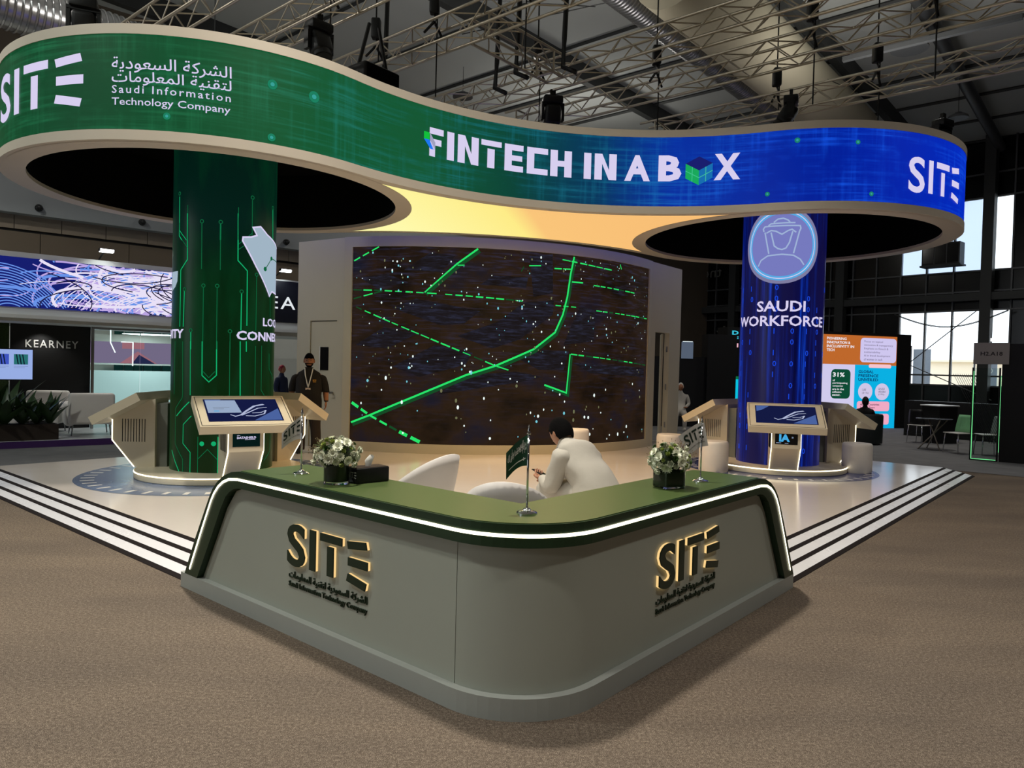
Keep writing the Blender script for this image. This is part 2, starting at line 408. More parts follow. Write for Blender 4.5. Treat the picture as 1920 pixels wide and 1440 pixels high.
# ------------------------------------------------------------------ flat print: lettering and picture shapes
_AR = {'ا': ('\ufe8d', '\ufe8e', None, None), 'ل': ('\ufedd', '\ufede', '\ufedf', '\ufee0'), 'ش': ('\ufeb5', '\ufeb6', '\ufeb7', '\ufeb8'),
       'ر': ('\ufead', '\ufeae', None, None), 'ك': ('\ufed9', '\ufeda', '\ufedb', '\ufedc'), 'ة': ('\ufe93', '\ufe94', None, None),
       'س': ('\ufeb1', '\ufeb2', '\ufeb3', '\ufeb4'), 'ع': ('\ufec9', '\ufeca', '\ufecb', '\ufecc'), 'و': ('\ufeed', '\ufeee', None, None),
       'د': ('\ufea9', '\ufeaa', None, None), 'ي': ('\ufef1', '\ufef2', '\ufef3', '\ufef4'), 'ت': ('\ufe95', '\ufe96', '\ufe97', '\ufe98'),
       'ق': ('\ufed5', '\ufed6', '\ufed7', '\ufed8'), 'ن': ('\ufee5', '\ufee6', '\ufee7', '\ufee8'), 'م': ('\ufee1', '\ufee2', '\ufee3', '\ufee4'),
       'ه': ('\ufee9', '\ufeea', '\ufeeb', '\ufeec'), 'ح': ('\ufea1', '\ufea2', '\ufea3', '\ufea4'), 'إ': ('\ufe87', '\ufe88', None, None), 'ﻻ': ('\ufefb', '\ufefc', None, None)}
def arabic(s):
    out = []
    for w in s.split(' '):
        r = []
        for i, ch in enumerate(w):
            iso, fin, ini, med = _AR[ch]
            pj = i > 0 and _AR[w[i - 1]][2] is not None
            nj = ini is not None and i < len(w) - 1
            r.append(med if pj and nj else fin if pj else ini if nj else iso)
        out.append(''.join(reversed(r)))
    return ' '.join(reversed(out))
def text_bm(body, box, bold=0.0, res=2, spacing=1.0, keep=False, align='L'):
    """bmesh of lettering filling box (x0,x1,y0,y1); keep=True keeps the glyph proportions at the box height"""
    cu = bpy.data.curves.new('lettering', 'FONT'); cu.body = body; cu.offset = bold; cu.resolution_u = res; cu.space_character = spacing; cu.space_line = 0.95
    cu.fill_mode = 'FRONT'
    o = bpy.data.objects.new('lettering', cu); COL.objects.link(o)
    dg = bpy.context.evaluated_depsgraph_get(); dg.update()
    me = bpy.data.meshes.new_from_object(o.evaluated_get(dg))
    bm = bmesh.new(); bm.from_mesh(me)
    bpy.data.objects.remove(o); bpy.data.meshes.remove(me); bpy.data.curves.remove(cu)
    xs = [v.co.x for v in bm.verts]; ys = [v.co.y for v in bm.verts]
    if not xs: return bm
    x0, x1, y0, y1 = min(xs), max(xs), min(ys), max(ys)
    sy = (box[3] - box[2]) / (y1 - y0); sx = sy if keep else (box[1] - box[0]) / (x1 - x0)
    ox = box[0]
    if keep and align == 'C': ox = (box[0] + box[1]) / 2 - (x1 - x0) * sx / 2
    for v in bm.verts: v.co = Vector((ox + (v.co.x - x0) * sx, box[2] + (v.co.y - y0) * sy, 0))
    bmesh.ops.remove_doubles(bm, verts=list(bm.verts), dist=1e-5)
    return bm
def poly_bm(polys, bm=None):
    bm = bm or bmesh.new()
    for p in polys:
        vs = [bm.verts.new((q[0], q[1], 0)) for q in p]
        try: bm.faces.new(vs)
        except Exception: pass
    return bm
def stroke(path, w, w2=None, closed=False):
    """quads along a 2D polyline (mitred)"""
    P = [Vector((p[0], p[1])) for p in path]; n = len(P); L = []; R = []
    for i in range(n):
        a = P[i - 1] if (i > 0 or closed) else P[i]; b = P[(i + 1) % n] if (i < n - 1 or closed) else P[i]
        d1 = (P[i] - a); d2 = (b - P[i])
        d1 = d1.normalized() if d1.length > 1e-9 else d2.normalized(); d2 = d2.normalized() if d2.length > 1e-9 else d1
        t = (d1 + d2); t = t.normalized() if t.length > 1e-6 else d1
        nn = Vector((-t.y, t.x)); k = 1 / max(0.4, nn.dot(Vector((-d1.y, d1.x))))
        ww = (w + ((w2 if w2 is not None else w) - w) * i / max(1, n - 1)) / 2 * k
        L.append(P[i] + nn * ww); R.append(P[i] - nn * ww)
    m = n if closed else n - 1
    return [[R[i], R[(i + 1) % n], L[(i + 1) % n], L[i]] for i in range(m)]
def disc(c, r, n=14, ry=None):
    return [[(c[0] + r * math.cos(2 * pi * k / n), c[1] + (ry or r) * math.sin(2 * pi * k / n)) for k in range(n)]]
def ring(c, r0, r1, n=40, ky=1.0):
    out = []
    for k in range(n):
        t0, t1 = 2 * pi * k / n, 2 * pi * (k + 1) / n
        out.append([(c[0] + r * math.cos(t), c[1] + ky * r * math.sin(t)) for r, t in ((r0, t0), (r1, t0), (r1, t1), (r0, t1))])
    return out
def decal(name, bm, fn, m, parent, cut=None, depth=None, fn_back=None):
    """map a 2D bmesh to 3D with fn(x,y); cut = spacing of cuts along x so that it follows a curved face; depth = (fn_back) extrudes"""
    if cut and bm.verts:
        xs = [v.co.x for v in bm.verts]; x = math.floor(min(xs) / cut) * cut + cut
        while x < max(xs):
            bmesh.ops.bisect_plane(bm, geom=list(bm.verts) + list(bm.edges) + list(bm.faces), plane_co=(x, 0, 0), plane_no=(1, 0, 0)); x += cut
    bm.verts.index_update()
    mb = MB()
    mb.v = [tuple(fn(v.co.x, v.co.y)) for v in bm.verts]; mb.f = [tuple(v.index for v in f.verts) for f in bm.faces]
    if fn_back:
        n = len(mb.v); mb.v += [tuple(fn_back(v.co.x, v.co.y)) for v in bm.verts]
        for e in bm.edges:
            if len(e.link_faces) == 1:
                lp = e.link_loops[0]; a = lp.vert.index; b = lp.link_loop_next.vert.index
                mb.f.append((a, a + n, b + n, b))
    bm.free()
    return obj(name, mb, m, parent)
def merge(*bms):
    out = bmesh.new()
    for b in bms:
        me = bpy.data.meshes.new('t'); b.to_mesh(me); out.from_mesh(me); bpy.data.meshes.remove(me); b.free()
    return out
def rect(x0, x1, y0, y1): return [(x0, y0), (x1, y0), (x1, y1), (x0, y1)]
# the stand's word mark, in a unit box w x 1: S, I, T (bar + stem), E (three bars fanned out)
def mark_letters(x0, x1, y0, y1):
    """list of (part name, bmesh) of the four letters"""
    w = x1 - x0; h = y1 - y0
    X0 = lambda u: x0 + u * w; Y0 = lambda v: y0 + v * h
    P = lambda pts: [(X0(u), Y0(v)) for u, v in pts]
    S = text_bm('S', (X0(0), X0(0.238), Y0(-0.01), Y0(1.0)), bold=0.018, res=4)
    I = poly_bm([P([(0.30, 0.03), (0.375, 0.03), (0.375, 0.965), (0.30, 0.965)])])
    T = poly_bm([P([(0.435, 0.79), (0.70, 0.79), (0.70, 0.965), (0.435, 0.965)]), P([(0.525, 0.03), (0.60, 0.03), (0.60, 0.70), (0.525, 0.70)])])
    E = poly_bm([P([(0.775, 0.78), (0.985, 0.86), (0.97, 1.02), (0.76, 0.945)]), P([(0.775, 0.42), (0.995, 0.42), (0.995, 0.60), (0.775, 0.60)]), P([(0.76, 0.075), (0.97, -0.03), (0.985, 0.13), (0.775, 0.24)])])
    return [('letter_s', S), ('letter_i', I), ('letter_t', T), ('letter_e', E)]

# ------------------------------------------------------------------ the hall
def ground_quad(x0, x1, y0, y1, z=0): return MB().quad((x0, y0, z), (x1, y0, z), (x1, y1, z), (x0, y1, z))
struct('floor', ground_quad(-45, 45, -18, 48), X['carpet'], 'brown-grey carpet of the exhibition hall')
CEIL = 10.6
ceil = struct('ceiling', MB().prism([tuple(HW(a, b))[:2] for a, b in ((-14, -30), (-14, 31.7), (34, 31.7), (34, -30))], CEIL, CEIL + 0.2), X['ceiling'], 'grey panelled ceiling of the hall')
# purlins of the ceiling (run along the stand's left edge direction) and rafters across them
for _k in range(13):
    b_ = 6 + _k * 2.6
    p0, p1 = BW(-8, b_, CEIL - 0.05), BW(26, b_, CEIL - 0.05)
    obj('purlin', MB().tube([p0, p1], 0.05, 4), X['beam'], ceil)
for _k in range(5):
    a_ = 0.2 + _k * 6.2
    p0, p1 = BW(a_, 2, CEIL - 0.25), BW(a_, 40, CEIL - 0.25)
    d = MB(); q = (p1 - p0)
    d.box((p0 + p1) / 2, (q.length, 0.22, 0.5), Matrix.Rotation(BTH, 3, 'Z')); obj('rafter', d, X['beam'], ceil)
# far glazed wall, in the hall frame at b = 31
FB = 31.0
far = tag(obj('wall_far', MB().add([tuple(HW(a, FB + 0.6, z)) for a, z in ((-14, 0), (7.2, 0), (7.2, CEIL), (-14, CEIL))], [(0, 1, 2, 3)]).add([tuple(HW(a, FB + 0.6, z)) for a, z in ((13.4, 0), (23.2, 0), (23.2, CEIL), (13.4, CEIL))], [(0, 1, 2, 3)]), X['black_wall']), 'dark glazed end wall of the hall with mullion grid', kind='structure')
ZR = [0.0, 1.40, 1.78, 4.25, 4.95, 5.72, 8.42, 9.3, CEIL]
AR_ = [5.4 + 0.955 * i for i in range(24)]
mul = bpy.data.meshes.new('mullion')
HM = Matrix.Translation((0, 0, 0)) @ Matrix.Rotation(HTH, 4, 'Z')
def hbox(mb, b, a, z, db, da, dz): mb.box(Vector((0, 0, 0)), (0, 0, 0)) if False else mb.add([tuple(HW(a + sa * da / 2, b + sb * db / 2, z + sz * dz / 2)) for sb, sa, sz in ((-1, -1, -1), (1, -1, -1), (1, 1, -1), (-1, 1, -1), (-1, -1, 1), (1, -1, 1), (1, 1, 1), (-1, 1, 1))], [(0, 3, 2, 1), (4, 5, 6, 7), (0, 1, 5, 4), (1, 2, 6, 5), (2, 3, 7, 6), (3, 0, 4, 7)]); return mb
for i, a_ in enumerate(AR_):
    obj('mullion', hbox(MB(), FB, a_, CEIL / 2, 0.14, 0.055, CEIL), X['mullion'], far)
for z in ZR[1:-1]:
    obj('transom', hbox(MB(), FB, 16.4, z, 0.12, 22.0, 0.06), X['mullion'], far)
obj('girder', hbox(MB(), FB - 0.3, 15.4, 4.72, 0.3, 20.6, 0.28), X['beam'], far)
for a_ in (8.95, 14.35, 19.5):
    obj('steel_post', hbox(MB(), FB - 0.35, a_, CEIL / 2, 0.35, 0.36, CEIL), X['beam'], far)
X['pane_clear'] = mat('window_glass', srgb(244, 248, 250), 0.02, trans=1.0, ior=1.02, spec=0.2)
X['pane_frost'] = mat('frosted_window_film', srgb(190, 205, 225), 0.5, trans=0.85, ior=1.1)
for i in range(len(AR_) - 1):
    for j in range(len(ZR) - 1):
        ac = (AR_[i] + AR_[i + 1]) / 2; zc = (ZR[j] + ZR[j + 1]) / 2
        lit = ((8.3 < ac < 12.45) and j in (1, 2, 5)) or (ac > 23.3 and j in (2, 5, 6))
        if lit:
            m_ = X['pane_frost'] if (j == 5 and ac > 9.6) else X['pane_clear']
        else: m_ = X['pane_dark']
        obj('pane', hbox(MB(), FB + 0.02, ac, zc, 0.02, 0.90, ZR[j + 1] - ZR[j] - 0.06), m_, far)
# back-to-front reading letters on the dark glass (seen from behind in the photograph)
hp = lambda u, v: HW(u, FB - 0.12, v)
for body, a0, a1, z0, z1 in (('tners', 22.05, 20.35, 6.35, 6.75), ('Bank', 20.6, 18.2, 3.25, 3.95)):
    decal('glass_lettering', text_bm(body, (a1, a0, z0, z1)), lambda u, v, s=a0 + a1: HW(u, FB - 0.12, v), mat('faded_white_film', srgb(118, 118, 112), 0.8), far)
# side, rear and left walls
struct('wall_left', MB().quad(HW(21.2, -25, 0), HW(21.2, 40, 0), HW(21.2, 40, CEIL), HW(21.2, -25, CEIL)), mat('brown_wall_lining', srgb(122, 110, 96), 0.7, var=0.06, vscale=0.7), 'brown lined side wall behind the neighbouring stand')
struct('wall_rear', MB().quad((-45, -16, 0), (45, -16, 0), (45, -16, CEIL), (-45, -16, CEIL)), X['ceiling'], 'grey rear wall of the hall')
struct('wall_right', MB().quad(HW(-14, -30, 0), HW(-14, 40, 0), HW(-14, 40, CEIL), HW(-14, -30, CEIL)), X['black_wall'], 'dark side wall of the hall')
# outdoors seen through the windows
X['sand'] = mat('pale_sandy_ground', srgb(226, 214, 190), 0.9, var=0.05, vscale=0.2)
struct('ground_outside', MB().quad(HW(-10, FB + 1, -0.05), HW(50, FB + 1, -0.05), HW(50, FB + 60, -0.05), HW(-10, FB + 60, -0.05)), X['sand'], 'pale sunlit ground outside the windows')
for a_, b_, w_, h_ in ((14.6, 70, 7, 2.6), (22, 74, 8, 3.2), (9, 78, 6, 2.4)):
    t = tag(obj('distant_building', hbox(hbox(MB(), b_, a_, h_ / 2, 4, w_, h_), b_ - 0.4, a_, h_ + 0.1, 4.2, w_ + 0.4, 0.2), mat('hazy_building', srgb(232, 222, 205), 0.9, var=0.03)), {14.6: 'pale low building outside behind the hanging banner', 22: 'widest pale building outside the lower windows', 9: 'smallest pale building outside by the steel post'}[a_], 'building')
for i_, (a_, b_) in enumerate(((13.6, 45), (17.6, 47))):
    t = thing('banner_post', ['grey outdoor banner with white trefoil emblem on a post', 'pale outdoor banner on a post by the black poster wall'][i_], 'banner', HW(a_, b_))
    obj('post', MB().cyl((0, 0, 0), (0, 0, 3.6), 0.05), X['steel'], t)
    obj('banner_cloth', MB().box((0.5, -0.3, 2.2), (0.95, 0.03, 2.4), Matrix.Rotation(-0.8, 3, 'Z')), mat('grey_banner_%d' % i_, srgb(150, 160, 172), 0.8, var=0.1), t)
    if i_ == 0:
        R_ = Matrix.Rotation(-0.8, 3, 'Z')
        decal('emblem', poly_bm(ring((0, 2.35), 0.12, 0.16) + ring((-0.12, 2.15), 0.12, 0.16) + ring((0.12, 2.15), 0.12, 0.16)), lambda x, y: R_ @ Vector((x, -0.02, 0)) + Vector((0.5, -0.3, y)), X['white'], t)

# ------------------------------------------------------------------ aisle floors beyond the stand
aisle = MB(); aisle.quad(BW(12.0, -20, 0.004), BW(12.0, 40, 0.004), BW(40, 40, 0.004), BW(40, -20, 0.004))
aisle.quad(BW(-25, 15.0, 0.004), BW(-25, 45, 0.004), BW(12.0, 45, 0.004), BW(12.0, 15.0, 0.004))
struct('floor_aisle', aisle, X['carpet_grey'], 'grey carpet of the aisles behind the stand')

# ------------------------------------------------------------------ stand platform with striped ramp
plat = thing('stand_platform', 'low glossy white stand platform with black striped ramp edges', 'platform', (0, 0, 0), BTH)
PB0, PB1, PA0, PA1, PZ = 2.965, 14.4, 2.43, 11.8, 0.10     # local x = b, local y = a
obj('deck', MB().prism([(PB0, PA0), (PB1, PA0), (PB1, PA1), (PB0, PA1)], 0.0, PZ), X['deck'], plat)
_cuts = [0, .05, .155, .205, .31, .36, .465, .515]
for side in (0, 1):
    for k in range(7):
        t0, t1 = _cuts[k], _cuts[k + 1]
        m_ = X['strip_black'] if k % 2 == 0 else X['strip_white']
        z0, z1 = PZ * (1 - t0 / .53), PZ * (1 - t1 / .53)
        e = 0.0015 if k % 2 == 0 else 0.0
        if side == 0:
            P = [(PB0 - t0 * .91, y, z + e) for y, z in ((2.75, z0), (PA1, z0))]; Q = [(PB0 - t1 * .91, y, z + e) for y, z in ((2.75, z1), (PA1, z1))]
        else:
            P = [(x, PA0 - t0 * .91, z + e) for x, z in ((3.25, z0), (PB1, z0))]; Q = [(x, PA0 - t1 * .91, z + e) for x, z in ((3.25, z1), (PB1, z1))]
        low = lambda p: (p[0], p[1], 0.0)
        mb = MB().add(P + Q + [low(P[0]), low(P[1]), low(Q[0]), low(Q[1])], [(0, 1, 3, 2), (0, 2, 6, 4), (1, 5, 7, 3), (2, 3, 7, 6), (0, 4, 5, 1)])
        obj('antislip_strip' if k % 2 == 0 else 'ramp_board', mb, m_, plat)
# printed rings on the platform around the two columns
def floor_print(label, cx, cy, r, m_, n):
    t = thing('floor_print', label, 'floor print', (cx, cy, PZ), 0)
    mb = MB()
    for p in ring((0, 0), 0.9, r, 72): mb.add([(q[0], q[1], 0.002) for q in p], [(0, 1, 2, 3)])
    obj('printed_ring', mb, m_, t)
    me = None
    for k in range(n):
        mb = MB()
        if me is None:
            mb.add([(r * 0.865, -0.028, 0.0035), (r * 0.955, -0.028, 0.0035), (r * 0.955, 0.028, 0.0035), (r * 0.865, 0.028, 0.0035)], [(0, 1, 2, 3)])
            o = obj('dash', mb, X['decal_white'], t); me = o.data
        else: o = inst('dash', me, t)
        o.rotation_euler = (0, 0, 2 * pi * k / n)
floor_print('grey-blue printed floor ring with white dashes around the green column', CLX, CLY, 1.73, X['decal_blue'], 44)
floor_print('navy printed floor ring with white dashes around the blue column', CRX, CRY, 1.52, X['decal_navy'], 40)

# ------------------------------------------------------------------ reception counter
cnt = thing('reception_counter', 'green and grey L-shaped reception counter with lit edge', 'counter', (0, 0, 0), BTH)
def arcpts(r, n=14):      # rounded outer corner around (b=2.93,a=2.42): from left leg (pointing -b) to right leg (pointing -a)
    return [(2.93 - r * math.cos(t), 2.42 - r * math.sin(t)) for t in [pi / 2 * k / n for k in range(n + 1)]]
def cplan(off, la, lb, inner=True):   # plan polygon of the counter, outer faces at offset off inside b=2.43 / a=1.92
    P = [(2.43 + off, la)] + arcpts(0.5 - off) + [(lb, 1.92 + off)]
    if inner: P += [(lb, 2.42), (2.93, 2.42), (2.93, la)]
    return P
obj('base', MB().prism(cplan(0, 5.14, 5.63), 0.0, 0.105), X['counter_base'], cnt)
def legprism(poly, lo, hi, side):
    """polygon in (along, z) extruded across the leg depth; side 0 = left leg (along a), 1 = right leg (along b)"""
    mb = MB(); n = len(poly)
    f = (lambda s, z, d: (d, s, z)) if side == 0 else (lambda s, z, d: (s + 0.545, d - 0.51, z))
    mb.add([f(s, z, lo) for s, z in poly] + [f(s, z, hi) for s, z in poly],
           [tuple(range(n)), tuple(range(2 * n - 1, n - 1, -1))] + [(i, i + n, (i + 1) % n + n, (i + 1) % n) for i in range(n)])
    return mb
OUT = [(5.085, .105), (4.943, .368), (4.834, .553), (4.745, .700), (4.70, .760), (4.64, .812), (4.565, .858), (4.463, .894), (4.36, .908), (4.30, .91)]
INN = [(4.905, .105), (4.706, .439), (4.593, .637), (4.53, .725), (4.481, .762), (4.43, .788), (4.369, .798), (4.30, .80)]
left_face = [(2.424, .105), (4.90, .105), (4.70, .44), (4.585, .637), (4.47, .765), (4.36, .80), (2.424, .80)]
obj('front_panel', legprism(left_face, 2.475, 2.90, 0), X['counter_grey'], cnt)['label'] = 'left grey front panel up to the vertical seam'
corner = cplan(0.045, 2.42, 2.966)[:-3]
mb = MB().prism([(2.475, 2.42)] + arcpts(0.455) + [(2.966, 1.965), (2.966, 2.42)], 0.105, 0.80)
rf = legprism([(2.42,) + p[1:] if p[0] < 2.43 else p for p in left_face], 2.475, 2.90, 1)
mb.add(rf.v, rf.f); obj('front_panel', mb, X['counter_grey'], cnt, True, 30)
# green slab: top and waterfall ends
band = MB()
lp = OUT + [(2.42, .91), (2.42, .80)] + INN[::-1]
for sd in (0, 1):
    g = legprism(lp if sd == 0 else [(p[0], p[1]) for p in lp], 2.43, 2.93, sd); band.add(g.v, g.f)
band.prism([(2.43, 2.42)] + arcpts(0.5) + [(2.965, 1.92), (2.965, 2.42), (2.93, 2.42)], 0.80, 0.91)
obj('edge_band', band, X['green_dark'], cnt)
obj('worktop', MB().prism([(2.442, 4.36)] + arcpts(0.488) + [(4.905, 1.932), (4.905, 2.415), (2.935, 2.415), (2.935, 4.36)], 0.9105, 0.9135), X['green_top'], cnt)
LEDP = [(5.003, .150), (4.83, .468), (4.714, .674), (4.675, .728), (4.621, .780), (4.56, .818), (4.484, .845), (4.371, .857)]
led3 = [(2.43, a, z) for a, z in LEDP] + [(b, a, .857) for b, a in arcpts(0.5)] + [(a + .545, 1.92, z) for a, z in LEDP[::-1]]
mb = MB()
for k, (b, a, z) in enumerate(led3):
    nL = len(LEDP); na = 15
    if k < nL: out = Vector((-1, 0, 0))
    elif k < nL + na: t = pi / 2 * (k - nL) / (na - 1); out = Vector((-math.cos(t), -math.sin(t), 0))
    else: out = Vector((0, -1, 0))
    p0 = Vector(led3[max(0, k - 1)]); p1 = Vector(led3[min(len(led3) - 1, k + 1)])
    d = (p1 - p0).normalized(); w = d.cross(out).normalized() * 0.0085
    c = Vector((b, a, z)) + out * 0.005
    mb.v += [tuple(c + w), tuple(c - w)]
mb.f = [(2 * i, 2 * i + 1, 2 * i + 3, 2 * i + 2) for i in range(len(led3) - 1)]
obj('led_strip', mb, X['led_warm'], cnt)
def counter_sign(side, label_s):
    if side == 0:
        F = lambda u, v, d: (2.452 + d, 3.832 - u, v)
    else:
        F = lambda u, v, d: (3.577 + u, 1.942 + d, v)
    for nm, bm in mark_letters(0, 0.765, 0.412, 0.662):
        bm2 = bm.copy()
        lt = decal(nm, bm, lambda u, v: F(u, v, 0.0), X['letter_green'], cnt, None, None, lambda u, v: F(u, v, 0.008))
        decal('letter_edge_light', bm2, lambda u, v: F(u, v, 0.0085), X['led_halo'], lt, None, None, lambda u, v: F(u, v, 0.022))
    for body, y0, y1 in ((arabic('الشركة السعودية لتقنية المعلومات'), .318, .372), ('Saudi Information Technology Company', .268, .309)):
        decal('sign_lettering', text_bm(body, (0.0, 0.745, y0, y1), bold=0.012), lambda u, v: F(u, v, 0.015), X['letter_green'], cnt, None, None, lambda u, v: F(u, v, 0.0225))
counter_sign(0, 'left'); counter_sign(1, 'right')

# ------------------------------------------------------------------ things on the counter
CT = 0.9137
def table_flag(label, a, b, h, cloth_pts, m_cloth, prints):
    """pole on a chrome disc; cloth_pts: hoist top, fly top, fly bottom, hoist bottom as (dx, z)"""
    t = thing('table_flag', label, 'flag', BW(a, b, CT), 0, 'table flags on the counter')
    obj('stand_base', MB().lathe([(0.052, 0), (0.052, 0.006), (0.046, 0.012), (0.022, 0.016), (0.016, 0.026), (0.008, 0.03)], 28), X['chrome'], t, True, 40)
    obj('pole', MB().cyl((0, 0, 0.02), (0, 0, h - 0.03), 0.0055, n=12), X['chrome'], t, True)
    obj('finial', MB().lathe([(0.009, 0), (0.01, 0.008), (0.005, 0.012), (0.006, 0.02), (0.0005, 0.05)], 12, (0, 0, h - 0.045)), X['chrome'], t, True)
    (x0, z0), (x1, z1), (x2, z2), (x3, z3) = cloth_pts
    def F(u, v, off=0.0):     # u 0..1 hoist->fly, v 0..1 bottom->top
        bow = math.sin(u * pi) * 0.016
        top = Vector((x0 + (x1 - x0) * u, 0, z0 + (z1 - z0) * u + bow * 0.6)); bot = Vector((x3 + (x2 - x3) * u, 0, z3 + (z2 - z3) * u + bow))
        p = bot + (top - bot) * v
        p.y = 0.018 * math.sin(u * 4.2 + v * 1.1) + off
        return p
    mb = MB(); n, m = 12, 6
    for i in range(n + 1):
        for j in range(m + 1): mb.v.append(tuple(F(i / n, j / m)))
    for i in range(n):
        for j in range(m): mb.f.append((i * (m + 1) + j, (i + 1) * (m + 1) + j, (i + 1) * (m + 1) + j + 1, i * (m + 1) + j + 1))
    c = obj('flag_cloth', mb, m_cloth, t, True)
    prints(c, F)
    return t
X['flag_white'] = mat('white_flag_satin', srgb(188, 184, 178), 0.6, var=0.05, vscale=20)
X['flag_green'] = mat('green_flag_satin', srgb(16, 64, 40), 0.55, var=0.06, vscale=20)
X['print_white'] = mat('white_flag_print', srgb(214, 216, 206), 0.7, var=0.02)
X['print_dark'] = mat('dark_green_print', srgb(18, 38, 26), 0.7, var=0.02)
def print_mark(c, F):
    for nm, bm in mark_letters(0.10, 0.90, 0.36, 0.86):
        decal('printed_letter', bm, lambda u, v: F(1 - u, v, -0.003), X['print_dark'], c, 0.08)
    decal('printed_line', text_bm('Saudi Information Technology Company', (0.1, 0.9, 0.16, 0.25)), lambda u, v: F(1 - u, v, -0.003), X['print_dark'], c, 0.08)
def print_state(c, F):
    bm = merge(text_bm(arabic('ﻻ إله إﻻ الله محمد رسول الله'), (0.07, 0.93, 0.42, 0.80), bold=0.02), text_bm(arabic('الله محمد رسول'), (0.22, 0.80, 0.52, 0.90), bold=0.01))
    decal('printed_script', bm, lambda u, v: F(1 - u, v, -0.003), X['print_white'], c, 0.08)
    decal('printed_sword', poly_bm(stroke([(0.12, 0.24), (0.35, 0.22), (0.7, 0.22), (0.9, 0.25)], 0.03, 0.045) + [[(0.80, 0.18), (0.83, 0.18), (0.83, 0.30), (0.80, 0.30)]]), lambda u, v: F(1 - u, v, -0.003), X['print_white'], c, 0.08)
table_flag('green flag with white script and sword on chrome stand at counter corner', 2.227, 2.751, 0.432, [(-0.003, .385), (-.108, .295), (-.105, .165), (-.003, .235)], X['flag_green'], print_state)
table_flag('white company flag on chrome stand left of the flowers and tissue box', 4.004, 2.654, 0.425, [(-.004, .375), (-.122, .255), (-.122, .155), (-.004, .225)], X['flag_white'], print_mark)
table_flag('white company flag on chrome stand leaning over by the blue column', 2.117, 4.401, 0.43, [(0.015, .395), (-.155, .295), (-.08, .165), (.045, .235)], X['flag_white'], print_mark)

# shared flower meshes
def bloom_mesh(name, r, petals, rows, cup, m_):
    mb = MB()
    for row in range(rows):
        k = row / max(1, rows - 1); rr = r * (1 - 0.62 * k); tilt = cup + 0.75 * k
        n = max(4, int(petals * (1 - 0.4 * k)))
        for i in range(n):
            t = 2 * pi * (i + 0.5 * row) / n
            R = Matrix.Rotation(t, 3, 'Z') @ Matrix.Rotation(-tilt, 3, 'Y')
            w = rr * pi / n * 1.15
            P = [(0, -w * 0.35, 0), (rr * 0.6, -w, 0.02 * r), (rr, 0, 0.12 * r), (rr * 0.6, w, 0.02 * r), (0, w * 0.35, 0)]
            mb.add([R @ Vector(p) + Vector((0, 0, 0.1 * r * row)) for p in P], [(0, 1, 2, 3, 4)])
    me = bpy.data.meshes.new(name); me.from_pydata(mb.v, [], mb.f); me.materials.append(m_)
    return me
BL_MUM = bloom_mesh('chrysanthemum', 0.034, 14, 3, 0.25, X['petal'])
BL_ROSE = bloom_mesh('rose', 0.030, 6, 4, 0.9, X['petal'])
BL_GREEN = bloom_mesh('green_bud', 0.024, 7, 4, 1.0, X['petal_green'])
BL_POM = bloom_mesh('green_pompon', 0.02, 12, 4, 0.6, X['leaf'])
def leaf_mesh(name, L, w, bend, m_, n=5):
    mb = MB()
    for i in range(n + 1):
        s = i / n; ww = w * math.sin(pi * (0.08 + 0.92 * s) ** 0.8) if i < n else 0.001
        x = L * s * math.cos(bend * s); z = L * s * math.sin(0.9 - bend * s) * 0.0 + bend * L * s * s * -0.4
        mb.v += [(L * s, -ww, z + abs(ww) * 0.3), (L * s, 0, z), (L * s, ww, z + abs(ww) * 0.3)]
    for i in range(n):
        for j in (0, 1): mb.f.append((3 * i + j, 3 * i + 3 + j, 3 * i + 4 + j, 3 * i + 1 + j))
    me = bpy.data.meshes.new(name); me.from_pydata(mb.v, [], mb.f); me.materials.append(m_)
    me.polygons.foreach_set('use_smooth', [True] * len(me.polygons)); return me
LF_SMALL = leaf_mesh('vase_leaf', 0.075, 0.014, 0.5, X['leaf'])
